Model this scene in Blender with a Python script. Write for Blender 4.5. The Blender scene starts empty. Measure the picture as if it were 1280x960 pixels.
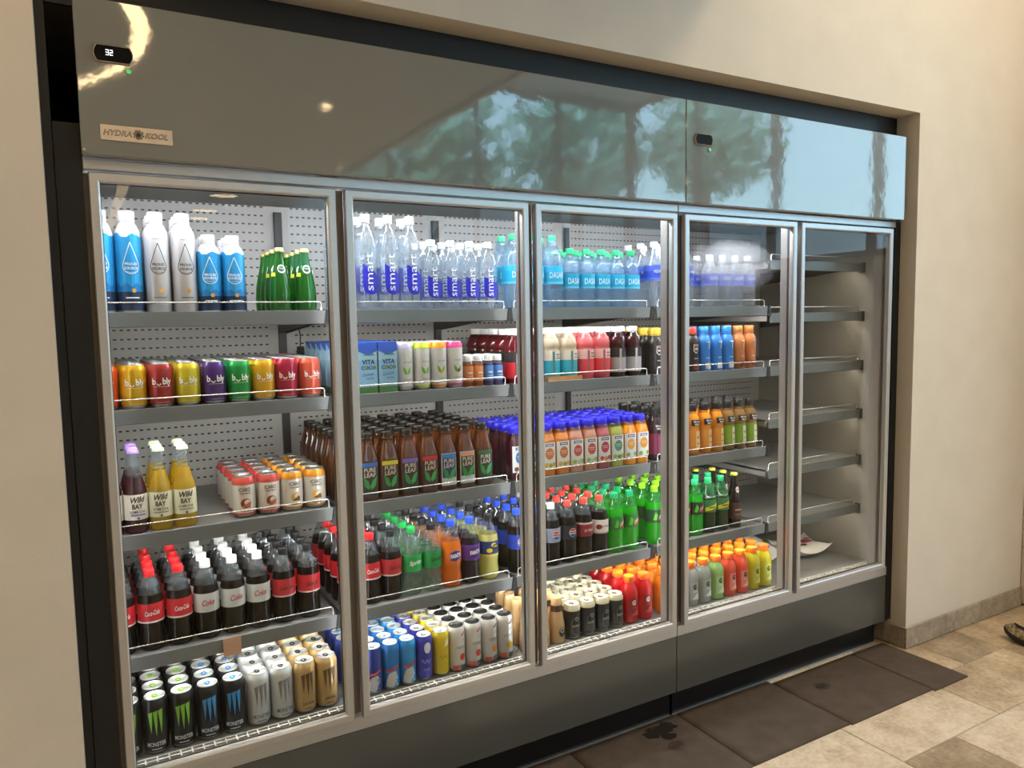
import bpy, math, random
from mathutils import Matrix, Vector
random.seed(11)
PI = math.pi
sc = bpy.context.scene
COL = sc.collection

# ------------------------------------------------------------------ camera, world, exposure
cam_d = bpy.data.cameras.new('camera'); cam = bpy.data.objects.new('camera', cam_d); COL.objects.link(cam)
cam_d.sensor_width = 36.0; cam_d.lens = 943.535 / 1280.0 * 36.0
cam_d.clip_start = 0.05; cam_d.clip_end = 200
YAW, PIT, ROL = math.radians(29.820), math.radians(-4.957), math.radians(-1.001)
_f = Vector((math.sin(YAW) * math.cos(PIT), math.cos(YAW) * math.cos(PIT), math.sin(PIT)))
_r = Vector((math.cos(YAW), -math.sin(YAW), 0)); _u = _r.cross(_f)
_r2 = math.cos(ROL) * _r + math.sin(ROL) * _u; _u2 = -math.sin(ROL) * _r + math.cos(ROL) * _u
cam.matrix_world = Matrix(((_r2.x, _u2.x, -_f.x, -0.0439), (_r2.y, _u2.y, -_f.y, -2.0857), (_r2.z, _u2.z, -_f.z, 1.5515), (0, 0, 0, 1)))
sc.camera = cam

world = bpy.data.worlds.new('world'); sc.world = world; world.use_nodes = True
wn = world.node_tree; wn.nodes.clear()
_o = wn.nodes.new('ShaderNodeOutputWorld'); _b = wn.nodes.new('ShaderNodeBackground')
_tc = wn.nodes.new('ShaderNodeTexCoord'); _sx = wn.nodes.new('ShaderNodeSeparateXYZ'); _cr = wn.nodes.new('ShaderNodeValToRGB')
_cr.color_ramp.elements[0].position = 0.0; _cr.color_ramp.elements[0].color = (0.50, 0.78, 0.97, 1)
_cr.color_ramp.elements[1].position = 0.8; _cr.color_ramp.elements[1].color = (0.22, 0.48, 0.86, 1)
wn.links.new(_tc.outputs['Generated'], _sx.inputs[0]); wn.links.new(_sx.outputs['Z'], _cr.inputs[0])
wn.links.new(_cr.outputs[0], _b.inputs['Color']); wn.links.new(_b.outputs[0], _o.inputs['Surface'])
_b.inputs['Strength'].default_value = 5.2

sun_d = bpy.data.lights.new('sun', 'SUN'); sun_d.energy = 4.0; sun_d.angle = 0.02; sun_d.color = (1.0, 0.96, 0.88)
sun = bpy.data.objects.new('sun', sun_d); COL.objects.link(sun); sun.rotation_euler = Vector((0.25, -0.7, -0.75)).to_track_quat('-Z', 'Y').to_euler()

sc.view_settings.view_transform = 'Standard'
try: sc.view_settings.look = 'None'
except Exception: pass
sc.view_settings.exposure = 0.0; sc.view_settings.gamma = 1.0; sc.view_settings.use_curve_mapping = False
sc.cycles.use_denoising = True
sc.cycles.max_bounces = 8; sc.cycles.diffuse_bounces = 3; sc.cycles.glossy_bounces = 4
sc.cycles.transmission_bounces = 6; sc.cycles.transparent_max_bounces = 24
sc.cycles.sample_clamp_indirect = 4.0; sc.cycles.caustics_reflective = False; sc.cycles.caustics_refractive = False

# lamp strengths and tone, all in one place
WARM = '#ffd9a6'
RING_W, LINE_W, DISC_W, HALL_W = 12.5, 14.0, 34.0, 15.0
LED_CANOPY, LED_SHELF, LED_POST = 66.0, 66.0, 10.0

# ------------------------------------------------------------------ materials
def lin(c):
    if isinstance(c, str):
        c = c.lstrip('#'); c = [int(c[i:i + 2], 16) / 255 for i in (0, 2, 4)]
    return tuple((x / 12.92 if x <= 0.04045 else ((x + 0.055) / 1.055) ** 2.4) for x in c) + (1.0,)
_mc = {}
def schlick(nt, ior):
    """mirror share of a thin clear sheet, the same from both sides"""
    f0 = ((ior - 1) / (ior + 1)) ** 2
    lw = nt.nodes.new('ShaderNodeLayerWeight'); lw.inputs[0].default_value = 0.5
    a = nt.nodes.new('ShaderNodeMath'); a.operation = 'POWER'; nt.links.new(lw.outputs['Facing'], a.inputs[0]); a.inputs[1].default_value = 5.0
    b = nt.nodes.new('ShaderNodeMath'); b.operation = 'MULTIPLY_ADD'; nt.links.new(a.outputs[0], b.inputs[0]); b.inputs[1].default_value = 1 - f0; b.inputs[2].default_value = f0
    return b.outputs[0]
def mat_new(name):
    m = bpy.data.materials.new(name); m.use_nodes = True
    return m, m.node_tree, m.node_tree.nodes['Principled BSDF']
def pm(col, rough=0.45, metal=0.0, coat=0.0, name=None, spec=0.5, emit=0.0):
    k = (str(col), rough, metal, coat, name, spec, emit)
    if k in _mc: return _mc[k]
    m, nt, b = mat_new(name or 'paint')
    c = lin(col)
    b.inputs['Base Color'].default_value = c; b.inputs['Roughness'].default_value = rough
    b.inputs['Metallic'].default_value = metal; b.inputs['Coat Weight'].default_value = coat
    b.inputs['Coat Roughness'].default_value = 0.08; b.inputs['Specular IOR Level'].default_value = spec
    if emit:
        b.inputs['Emission Color'].default_value = c; b.inputs['Emission Strength'].default_value = emit
    _mc[k] = m; return m
def ink(col): return pm(col, 0.45, name='ink')
def canm(col): return pm(col, 0.28, 0.35, 0.25, name='can_print')
def plastic(col): return pm(col, 0.32, name='plastic')
ALU = pm('#c9cacb', 0.28, 0.9, name='can_aluminium')
def clear(col, dens, name='clear_liquid', rough=0.05, ior=1.45, tint=None):
    """see-through plastic or liquid: tinted transparency plus a share of body colour and a clear-coat reflection"""
    k = ('clear', str(col), dens, rough, ior, str(tint))
    if k in _mc: return _mc[k]
    m, nt, b = mat_new(name)
    c = lin(col)
    b.inputs['Base Color'].default_value = c; b.inputs['Roughness'].default_value = 0.35; b.inputs['Specular IOR Level'].default_value = 0.2
    tr = nt.nodes.new('ShaderNodeBsdfTransparent'); tr.inputs[0].default_value = lin(tint or col)
    tl = nt.nodes.new('ShaderNodeBsdfTranslucent'); tl.inputs[0].default_value = c
    mb = nt.nodes.new('ShaderNodeMixShader'); mb.inputs[0].default_value = 0.4
    nt.links.new(b.outputs[0], mb.inputs[1]); nt.links.new(tl.outputs[0], mb.inputs[2])
    m1 = nt.nodes.new('ShaderNodeMixShader'); m1.inputs[0].default_value = dens
    nt.links.new(tr.outputs[0], m1.inputs[1]); nt.links.new(mb.outputs[0], m1.inputs[2])
    gl = nt.nodes.new('ShaderNodeBsdfGlossy'); gl.inputs['Roughness'].default_value = rough; gl.inputs['Color'].default_value = (1, 1, 1, 1)
    fr = schlick(nt, ior)
    m2 = nt.nodes.new('ShaderNodeMixShader')
    nt.links.new(fr, m2.inputs[0]); nt.links.new(m1.outputs[0], m2.inputs[1]); nt.links.new(gl.outputs[0], m2.inputs[2])
    out = nt.nodes['Material Output']; nt.links.new(m2.outputs[0], out.inputs['Surface'])
    _mc[k] = m; return m
def noisy(name, c1, c2, scale, rough=0.6, bump=0.0, bscale=None, metal=0.0, detail=6, stretch=None, spec=0.5):
    m, nt, b = mat_new(name)
    tc = nt.nodes.new('ShaderNodeTexCoord'); src = tc.outputs['Object']
    if stretch:
        mp = nt.nodes.new('ShaderNodeMapping'); mp.inputs['Scale'].default_value = stretch
        nt.links.new(src, mp.inputs[0]); src = mp.outputs[0]
    n = nt.nodes.new('ShaderNodeTexNoise'); n.inputs['Scale'].default_value = scale; n.inputs['Detail'].default_value = detail
    nt.links.new(src, n.inputs['Vector'])
    r = nt.nodes.new('ShaderNodeValToRGB'); r.color_ramp.elements[0].color = lin(c1); r.color_ramp.elements[1].color = lin(c2)
    r.color_ramp.elements[0].position = 0.3; r.color_ramp.elements[1].position = 0.7
    nt.links.new(n.outputs[0], r.inputs[0]); nt.links.new(r.outputs[0], b.inputs['Base Color'])
    b.inputs['Roughness'].default_value = rough; b.inputs['Metallic'].default_value = metal; b.inputs['Specular IOR Level'].default_value = spec
    if bump:
        n2 = nt.nodes.new('ShaderNodeTexNoise'); n2.inputs['Scale'].default_value = bscale or scale * 4; n2.inputs['Detail'].default_value = 3
        nt.links.new(src, n2.inputs['Vector'])
        bp = nt.nodes.new('ShaderNodeBump'); bp.inputs['Strength'].default_value = bump; bp.inputs['Distance'].default_value = 0.01
        nt.links.new(n2.outputs[0], bp.inputs['Height']); nt.links.new(bp.outputs[0], b.inputs['Normal'])
    return m
def glow(col, s, name='lamp_glow'):
    m = bpy.data.materials.new(name); m.use_nodes = True; nt = m.node_tree; nt.nodes.clear()
    o = nt.nodes.new('ShaderNodeOutputMaterial'); e = nt.nodes.new('ShaderNodeEmission')
    e.inputs[0].default_value = lin(col); e.inputs[1].default_value = s; nt.links.new(e.outputs[0], o.inputs[0]); return m
def pane_mat(name, tint=(0.97, 0.985, 0.98), ior=1.22, fog=False):
    m = bpy.data.materials.new(name); m.use_nodes = True; nt = m.node_tree; nt.nodes.clear()
    o = nt.nodes.new('ShaderNodeOutputMaterial'); t = nt.nodes.new('ShaderNodeBsdfTransparent'); t.inputs[0].default_value = tint + (1,)
    g = nt.nodes.new('ShaderNodeBsdfGlossy'); g.inputs['Roughness'].default_value = 0.0
    fr = schlick(nt, ior)
    x = nt.nodes.new('ShaderNodeMixShader'); nt.links.new(fr, x.inputs[0]); nt.links.new(t.outputs[0], x.inputs[1]); nt.links.new(g.outputs[0], x.inputs[2])
    last = x
    if fog:   # condensation beads on the inside of the pane, high up on the glass
        tc = nt.nodes.new('ShaderNodeTexCoord'); sp = nt.nodes.new('ShaderNodeSeparateXYZ'); nt.links.new(tc.outputs['Object'], sp.inputs[0])
        def ma(op, a, b):
            q = nt.nodes.new('ShaderNodeMath'); q.operation = op
            for i, v in enumerate((a, b)):
                if isinstance(v, (int, float)): q.inputs[i].default_value = v
                else: nt.links.new(v, q.inputs[i])
            return q.outputs[0]
        dx = ma('DIVIDE', ma('SUBTRACT', sp.outputs['X'], 2.135), 0.24); dz = ma('DIVIDE', ma('SUBTRACT', sp.outputs['Z'], 1.735), 0.10)
        d = ma('ADD', ma('MULTIPLY', dx, dx), ma('MULTIPLY', dz, dz))
        n = nt.nodes.new('ShaderNodeTexNoise'); n.inputs['Scale'].default_value = 30; n.inputs['Detail'].default_value = 5
        nt.links.new(tc.outputs['Object'], n.inputs['Vector'])
        k = ma('MULTIPLY', ma('MAXIMUM', ma('SUBTRACT', ma('ADD', 0.55, n.outputs[0]), d), 0.0), 0.24)
        k = ma('MINIMUM', k, 0.21)
        df = nt.nodes.new('ShaderNodeBsdfTranslucent'); df.inputs[0].default_value = (0.9, 0.92, 0.92, 1)
        y = nt.nodes.new('ShaderNodeMixShader'); nt.links.new(k, y.inputs[0]); nt.links.new(last.outputs[0], y.inputs[1]); nt.links.new(df.outputs[0], y.inputs[2]); last = y
    nt.links.new(last.outputs[0], o.inputs[0]); return m

M_WALL = noisy('wall_paint', '#dcd5c8', '#e2dbcf', 6, 0.75, 0.05, 260)
M_CEIL = noisy('ceiling_paint', '#d8d2c6', '#dcd6ca', 4, 0.85)
M_BLACK = noisy('black_panel', '#060606', '#090908', 8, 0.5)
M_TOE = noisy('toe_kick_black', '#07090c', '#0b0e12', 8, 0.4)
M_ALU = noisy('brushed_aluminium', '#c2c5c6', '#caccce', 30, 0.40, 0, metal=0.85, stretch=(1, 1, 12))
M_FRAMEIN = pm('#d4d4d0', 0.42, 0.6, name='polished_edge')
M_HEAD = noisy('grey_gloss_enamel', '#919490', '#959894', 3, 0.045, 0.03, 14, metal=0.30, spec=0.6)
M_KICK = noisy('grey_enamel', '#575956', '#5b5d5a', 3, 0.2, 0.03, 14, metal=0.25, spec=0.6)
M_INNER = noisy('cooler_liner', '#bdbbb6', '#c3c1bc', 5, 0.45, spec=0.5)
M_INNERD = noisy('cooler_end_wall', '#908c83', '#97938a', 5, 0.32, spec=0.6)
M_SHELF = noisy('shelf_enamel', '#8b8b88', '#939390', 8, 0.4, metal=0.3)
M_RAIL = noisy('price_rail_grey', '#6a6d6b', '#707371', 10, 0.4, metal=0.2)
M_WIRE = pm('#e8e6e2', 0.22, 0.8, name='chromed_wire')
M_DARK = pm('#161514', 0.5, name='dark_bracket')
M_GRILL = pm('#d9d7d0', 0.4, name='grille_enamel')
M_GASKET = pm('#3b2f26', 0.6, name='gasket')
M_POST = pm('#928c86', 0.4, name='post_cover')
M_LEDC = glow('#f6f8ff', LED_CANOPY, 'led_canopy'); M_LEDS = glow('#fbf8f2', LED_SHELF, 'led_shelf'); M_LEDP = glow('#f8f8ff', LED_POST, 'led_post')
M_LEDW = glow('#fff0dc', LED_SHELF * 0.34, 'led_dim')
M_GLASS = pane_mat('door_glass'); M_GLASSF = pane_mat('door_glass_fogged', fog=True); M_WIN = pane_mat('window_glass', (0.95, 0.98, 0.98))

def perforated():
    m, nt, b = mat_new('perforated_liner')
    tc = nt.nodes.new('ShaderNodeTexCoord'); sp = nt.nodes.new('ShaderNodeSeparateXYZ'); nt.links.new(tc.outputs['Object'], sp.inputs[0])
    def ma(op, a, bb=None):
        q = nt.nodes.new('ShaderNodeMath'); q.operation = op
        for i, v in enumerate((a, bb)):
            if v is None: continue
            if isinstance(v, (int, float)): q.inputs[i].default_value = v
            else: nt.links.new(v, q.inputs[i])
        return q.outputs[0]
    def near(src, p, off, w):
        fr = ma('FRACT', ma('DIVIDE', ma('ADD', src, off), p)); return ma('LESS_THAN', ma('ABSOLUTE', ma('SUBTRACT', fr, 0.5)), w)
    a = ma('MULTIPLY', near(sp.outputs['X'], 0.0215, 5.0, 0.24), near(sp.outputs['Z'], 0.031, 0.0, 0.085))
    pl = ma('SUBTRACT', 1.0, near(sp.outputs['X'], 0.626, 0.3265, 0.075))
    a = ma('MULTIPLY', a, pl)
    r = nt.nodes.new('ShaderNodeValToRGB'); r.color_ramp.elements[0].color = lin('#b1aeaa'); r.color_ramp.elements[1].color = lin('#141312')
    nt.links.new(a, r.inputs[0]); nt.links.new(r.outputs[0], b.inputs['Base Color']); b.inputs['Roughness'].default_value = 0.42
    return m
M_PERF = perforated()

def stone(name, c1, c2, c3):
    m, nt, b = mat_new(name)
    tc = nt.nodes.new('ShaderNodeTexCoord'); oi = nt.nodes.new('ShaderNodeObjectInfo')
    ad = nt.nodes.new('ShaderNodeVectorMath'); ad.operation = 'ADD'
    sc_ = nt.nodes.new('ShaderNodeVectorMath'); sc_.operation = 'SCALE'; sc_.inputs[0].default_value = (13, 7, 3)
    nt.links.new(oi.outputs['Random'], sc_.inputs['Scale'])
    nt.links.new(tc.outputs['Object'], ad.inputs[0]); nt.links.new(sc_.outputs[0], ad.inputs[1])
    n = nt.nodes.new('ShaderNodeTexNoise'); n.inputs['Scale'].default_value = 7; n.inputs['Detail'].default_value = 10; n.inputs['Roughness'].default_value = 0.68
    nt.links.new(ad.outputs[0], n.inputs['Vector'])
    r = nt.nodes.new('ShaderNodeValToRGB'); e = r.color_ramp.elements
    e[0].position = 0.32; e[0].color = lin(c1); e[1].position = 0.66; e[1].color = lin(c3); q = e.new(0.5); q.color = lin(c2)
    nt.links.new(n.outputs[0], r.inputs[0])
    n2 = nt.nodes.new('ShaderNodeTexNoise'); n2.inputs['Scale'].default_value = 60; n2.inputs['Detail'].default_value = 6
    nt.links.new(ad.outputs[0], n2.inputs['Vector'])
    mx = nt.nodes.new('ShaderNodeMix'); mx.data_type = 'RGBA'; mx.blend_type = 'OVERLAY'; mx.inputs['Factor'].default_value = 0.45
    nt.links.new(r.outputs[0], mx.inputs[6]); nt.links.new(n2.outputs[0], mx.inputs[7]); nt.links.new(mx.outputs[2], b.inputs['Base Color'])
    b.inputs['Roughness'].default_value = 0.5
    bp = nt.nodes.new('ShaderNodeBump'); bp.inputs['Strength'].default_value = 0.15; bp.inputs['Distance'].default_value = 0.004
    nt.links.new(n2.outputs[0], bp.inputs['Height']); nt.links.new(bp.outputs[0], b.inputs['Normal'])
    return m
M_STONE = stone('travertine_light', '#bba98f', '#d6c8b0', '#e8dcc8')
M_STONED = stone('travertine_dark', '#8c7d68', '#a4947c', '#b8a98f')
M_STONEM = stone('travertine_mid', '#a08e73', '#bdab8f', '#d2c2a7')
M_BASE = stone('baseboard_stone', '#8f8474', '#a59988', '#b4a998')
M_GROUT = noisy('grout', '#8c7f6b', '#998b76', 30, 0.8)

# ------------------------------------------------------------------ mesh helpers
class MB:
    def __init__(s): s.v = []; s.f = []; s.m = []; s.s = []; s.mats = []
    def mi(s, mat):
        if mat not in s.mats: s.mats.append(mat)
        return s.mats.index(mat)
    def face(s, idx, mat, smooth=False): s.f.append(tuple(idx)); s.m.append(s.mi(mat)); s.s.append(smooth)
    def box(s, x0, x1, y0, y1, z0, z1, mat):
        b = len(s.v); s.v += [(x, y, z) for z in (z0, z1) for y in (y0, y1) for x in (x0, x1)]
        for q in ((0, 2, 3, 1), (4, 5, 7, 6), (0, 1, 5, 4), (2, 6, 7, 3), (0, 4, 6, 2), (1, 3, 7, 5)): s.face([b + i for i in q], mat)
        return s
    def bbox(s, x0, x1, y0, y1, z0, z1, mat, c=0.002):
        """box with chamfered edges"""
        b = len(s.v)
        for sx, x, xi in ((0, x0, x0 + c), (1, x1, x1 - c)):
            for sy, y, yi in ((0, y0, y0 + c), (1, y1, y1 - c)):
                for sz, z, zi in ((0, z0, z0 + c), (1, z1, z1 - c)):
                    s.v += [(x, yi, zi), (xi, y, zi), (xi, yi, z)]
        I = lambda x, y, z, k: b + (x * 4 + y * 2 + z) * 3 + k
        for k in (0, 1):
            q = [I(k, 0, 0, 0), I(k, 1, 0, 0), I(k, 1, 1, 0), I(k, 0, 1, 0)]; s.face(q if k else q[::-1], mat)
            q = [I(0, k, 0, 1), I(0, k, 1, 1), I(1, k, 1, 1), I(1, k, 0, 1)]; s.face(q if k else q[::-1], mat)
            q = [I(0, 0, k, 2), I(1, 0, k, 2), I(1, 1, k, 2), I(0, 1, k, 2)]; s.face(q if k else q[::-1], mat)
        for a in (0, 1):
            for c_ in (0, 1):
                s.face([I(a, c_, 0, 0), I(a, c_, 1, 0), I(a, c_, 1, 1), I(a, c_, 0, 1)], mat)
                s.face([I(a, 0, c_, 0), I(a, 1, c_, 0), I(a, 1, c_, 2), I(a, 0, c_, 2)], mat)
                s.face([I(0, a, c_, 1), I(1, a, c_, 1), I(1, a, c_, 2), I(0, a, c_, 2)], mat)
                for d in (0, 1): s.face([I(a, c_, d, 0), I(a, c_, d, 1), I(a, c_, d, 2)], mat)
        return s
    def lathe(s, prof, mats, seg=20, n=2.0, cap0=True, cap1=True, smooth=True, cx=0, cy=0):
        """prof [(r,z)], mats one per gap (or a single one); n>2 squares the section"""
        b = len(s.v)
        for r, z in prof:
            for i in range(seg):
                t = 2 * PI * i / seg + (PI / seg if n > 2 else 0); c, q = math.cos(t), math.sin(t)
                k = 1.0 if n == 2 else (abs(c) ** n + abs(q) ** n) ** (-1.0 / n)
                s.v.append((cx + r * k * c, cy + r * k * q, z))
        if not isinstance(mats, (list, tuple)): mats = [mats] * (len(prof) - 1)
        for j in range(len(prof) - 1):
            for i in range(seg):
                i2 = (i + 1) % seg
                s.face((b + j * seg + i, b + j * seg + i2, b + (j + 1) * seg + i2, b + (j + 1) * seg + i), mats[j], smooth)
        if cap0: s.face([b + i for i in range(seg)][::-1], mats[0])
        if cap1: s.face([b + (len(prof) - 1) * seg + i for i in range(seg)], mats[-1])
        return s
    def tube(s, path, r, mat, seg=6):
        b = len(s.v); P = [Vector(p) for p in path]
        for i, p in enumerate(P):
            d = ((P[min(i + 1, len(P) - 1)] - P[max(i - 1, 0)])).normalized()
            a = d.cross(Vector((0, 1, 0))) if abs(d.y) < 0.9 else d.cross(Vector((1, 0, 0)))
            a.normalize(); c = d.cross(a)
            for k in range(seg):
                t = 2 * PI * k / seg; s.v.append(tuple(p + r * (math.cos(t) * a + math.sin(t) * c)))
        for i in range(len(P) - 1):
            for k in range(seg):
                k2 = (k + 1) % seg; s.face((b + i * seg + k, b + i * seg + k2, b + (i + 1) * seg + k2, b + (i + 1) * seg + k), mat, True)
        s.face([b + k for k in range(seg)], mat); s.face([b + (len(P) - 1) * seg + k for k in range(seg)][::-1], mat)
        return s
    def rings(s, loops, mats, close_first=False, close_last=False):
        """loops of equal length joined one to the next"""
        b = len(s.v); n = len(loops[0])
        for L in loops: s.v += [tuple(p) for p in L]
        if not isinstance(mats, (list, tuple)): mats = [mats] * (len(loops) - 1)
        for j in range(len(loops) - 1):
            for i in range(n):
                i2 = (i + 1) % n; s.face((b + j * n + i, b + j * n + i2, b + (j + 1) * n + i2, b + (j + 1) * n + i), mats[j])
        if close_first: s.face([b + i for i in range(n)][::-1], mats[0])
        if close_last: s.face([b + (len(loops) - 1) * n + i for i in range(n)], mats[-1])
        return s
    def mesh(s, name):
        me = bpy.data.meshes.new(name); me.from_pydata(s.v, [], s.f)
        for m in s.mats: me.materials.append(m)
        me.polygons.foreach_set('material_index', s.m); me.polygons.foreach_set('use_smooth', s.s); me.update(); return me
def add(name, me, parent=None, loc=(0, 0, 0), rz=0.0):
    if isinstance(me, MB): me = me.mesh(name)
    o = bpy.data.objects.new(name, me); COL.objects.link(o); o.location = loc
    if rz: o.rotation_euler = (0, 0, rz)
    if parent: o.parent = parent
    return o
def tag(o, label=None, cat=None, group=None, kind=None):
    if label: o['label'] = label
    if cat: o['category'] = cat
    if group: o['group'] = group
    if kind: o['kind'] = kind
    return o

# ------------------------------------------------------------------ lettering
_tx = {}
def glyphs(s, bold=0.0):
    """filled outlines of a word: (points scaled to cap height 1 and centred, triangles, width)"""
    k = (s, bold)
    if k in _tx: return _tx[k]
    cu = bpy.data.curves.new('lettering', 'FONT'); cu.body = s; cu.size = 1.0; cu.offset = bold; cu.resolution_u = 2
    ob = bpy.data.objects.new('lettering', cu); COL.objects.link(ob)
    dg = bpy.context.evaluated_depsgraph_get(); ev = ob.evaluated_get(dg); me = ev.to_mesh()
    vs = [(v.co.x, v.co.y) for v in me.vertices]; fs = [tuple(p.vertices) for p in me.polygons]
    ev.to_mesh_clear(); COL.objects.unlink(ob); bpy.data.objects.remove(ob); bpy.data.curves.remove(cu)
    x0, x1 = min(v[0] for v in vs), max(v[0] for v in vs); y0, y1 = min(v[1] for v in vs), max(v[1] for v in vs)
    h = (y1 - y0) or 1
    vs = [((x - (x0 + x1) / 2) / h, (y - (y0 + y1) / 2) / h) for x, y in vs]
    _tx[k] = (vs, fs, (x1 - x0) / h); return _tx[k]

class Print(MB):
    """flat print wrapped on a round or square body; u runs along the surface from the front, v is height"""
    def __init__(s, prof, n=2.0, base=0.0006):
        super().__init__(); s.prof = prof; s.n = n; s.off = base
    def rad(s, v):
        P = s.prof
        for (r0, z0), (r1, z1) in zip(P, P[1:]):
            if z0 <= v <= z1 and z1 > z0: return r0 + (r1 - r0) * (v - z0) / (z1 - z0)
        return P[-1][0]
    def pos(s, u, v):
        r = s.rad(v) + s.off
        if s.n == 2:
            t = -PI / 2 + u / r; return (r * math.cos(t), r * math.sin(t), v)
        a = min(abs(u), r * 0.985); return (math.copysign(a, u), -(r ** s.n - a ** s.n) ** (1 / s.n), v)
    def up(s): s.off += 0.00035
    def grid(s, pts_cols, col):
        """columns of (u, vlo, vhi)"""
        m = col if not isinstance(col, str) else ink(col); b = len(s.v)
        nv = max(1, math.ceil(max(hi - lo for u, lo, hi in pts_cols) / 0.013)); k = nv + 1
        for u, lo, hi in pts_cols: s.v += [s.pos(u, lo + (hi - lo) * j / nv) for j in range(k)]
        for i in range(len(pts_cols) - 1):
            for j in range(nv): s.face((b + k * i + j, b + k * (i + 1) + j, b + k * (i + 1) + j + 1, b + k * i + j + 1), m)
        s.up(); return s
    def rect(s, u0, u1, v0, v1, col):
        n = max(1, int(abs(u1 - u0) / 0.006)); return s.grid([(u0 + (u1 - u0) * i / n, v0, v1) for i in range(n + 1)], col)
    def poly(s, pts, col, n=12):
        u0, u1 = min(p[0] for p in pts), max(p[0] for p in pts); cols = []
        for i in range(n + 1):
            u = u0 + (u1 - u0) * (0.002 + 0.996 * i / n); vs = []
            for (a, b), (c, d) in zip(pts, pts[1:] + pts[:1]):
                if (a - u) * (c - u) <= 0 and a != c: vs.append(b + (d - b) * (u - a) / (c - a))
            if vs: cols.append((u, min(vs), max(vs)))
        return s.grid(cols, col)
    def line(s, pts, w, col):
        m = ink(col); fine = [pts[0]]
        for (a0, b0), (a1, b1) in zip(pts, pts[1:]):
            q = max(1, math.ceil(math.hypot(a1 - a0, b1 - b0) / 0.006)); fine += [(a0 + (a1 - a0) * j / q, b0 + (b1 - b0) * j / q) for j in range(1, q + 1)]
        pts = fine; b = len(s.v); n = len(pts)
        for i in range(n):
            a, c = pts[max(i - 1, 0)], pts[min(i + 1, n - 1)]; d = math.hypot(c[0] - a[0], c[1] - a[1]) or 1
            nx, ny = -(c[1] - a[1]) / d * w / 2, (c[0] - a[0]) / d * w / 2
            s.v += [s.pos(pts[i][0] + nx, pts[i][1] + ny), s.pos(pts[i][0] - nx, pts[i][1] - ny)]
        for i in range(n - 1): s.face((b + 2 * i, b + 2 * i + 1, b + 2 * i + 3, b + 2 * i + 2), m)
        s.up(); return s
    def bar(s, v, h, w, col, u=0.0): return s.rect(u - w / 2, u + w / 2, v - h * 0.3, v + h * 0.3, col)
    def disc(s, u, v, r, col, ry=None): return s.poly([(u + r * math.cos(2 * PI * i / 24), v + (ry or r) * math.sin(2 * PI * i / 24)) for i in range(24)], col)
    def text(s, t, v, h, w, col, u=0.0, bold=0.015, shear=0.0, vert=False, rise=0.0):
        vs, fs, wd = glyphs(t, bold); m = ink(col); kx = w / wd; pts = []
        for x, y in vs:
            x += shear * y
            uu, vv = (x * kx, y * h + rise * x * kx)
            pts.append((u - vv, v + uu) if vert else (u + uu, v + vv))
        todo = [[pts[f[0]], pts[f[i]], pts[f[i + 1]]] for f in fs for i in range(1, len(f) - 1)]
        while todo:      # cut long strokes so that they follow the curve of the body
            q = todo.pop(); k = max(range(3), key=lambda i: abs(q[i][0] - q[(i + 1) % 3][0])); A, B, D = q[k], q[(k + 1) % 3], q[(k + 2) % 3]
            if abs(A[0] - B[0]) > 0.007:
                N = ((A[0] + B[0]) / 2, (A[1] + B[1]) / 2); todo += [[A, N, D], [N, B, D]]
            else:
                b = len(s.v); s.v += [s.pos(*z) for z in q]; s.face((b, b + 1, b + 2), m)
        s.up(); return s

# ------------------------------------------------------------------ setting
def struct(name, mb, parent=None, **k):
    o = add(name, mb, parent)
    if not parent: o['kind'] = 'structure'
    return o
XL, XR, ZT, YW = -0.088, 3.19, 2.412, -0.055       # alcove opening and wall face
XE = 4.18
w = MB()
w.box(-4.0, XL, YW, 0.95, 0, 3.2, M_WALL); w.box(XR, XE + 0.2, YW, 0.95, 0, 5.0, M_WALL)
w.box(XL, XR, YW, 0.95, ZT, 3.2, M_WALL); w.box(1.95, XR, YW, 0.95, 3.2, 5.0, M_WALL)
wl = struct('wall_back', w); tag(wl, 'warm white painted wall with the recess for the coolers')
struct('wall_alcove', MB().box(XL - 0.1, XR + 0.1, 0.95, 1.05, 0, ZT + 0.1, M_BLACK))
# short tiled wing wall at the end
wr = struct('wall_right', MB().box(XE + 0.008, XE + 0.2, -0.55, YW, 0, 5.0, M_GROUT))
M_WTILE = noisy('wall_tile_beige', '#cdbfae', '#d6c9b9', 5, 0.3)
struct('trim_4', MB().box(XE - 0.004, XE + 0.2, -0.562, -0.5505, 0, 5.0, M_WTILE))
tm = MB().bbox(0, 0.012, -0.2405, -0.0015, 0.0015, 0.3035, M_WTILE, 0.002).mesh('tile')
for j in range(12):
    for i in range(2): add('tile', tm, wr, (XE - 0.002, YW - 0.001 - i * 0.242, 0.012 + j * 0.305))
struct('ceiling', MB().box(-4.0, 2.0, -10.0, 0.0, 2.8, 3.2, M_CEIL))
struct('ceiling_hall', MB().box(2.0, 8.2, -8.2, 0.95, 5.0, 5.2, M_CEIL))
struct('wall_bulkhead', MB().box(1.95, 2.05, -10.0, YW, 2.8, 5.2, M_CEIL))
struct('wall_left', MB().box(-4.2, -4.0, -10.0, 0.0, 0, 3.2, M_WALL))
struct('wall_rear', MB().box(-4.0, 2.3, -10.2, -10.0, 0, 3.2, M_WALL))
struct('wall_rear_side', MB().box(1.9, 2.36, -10.0, -8.0, 0, 5.0, M_WALL))
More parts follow.
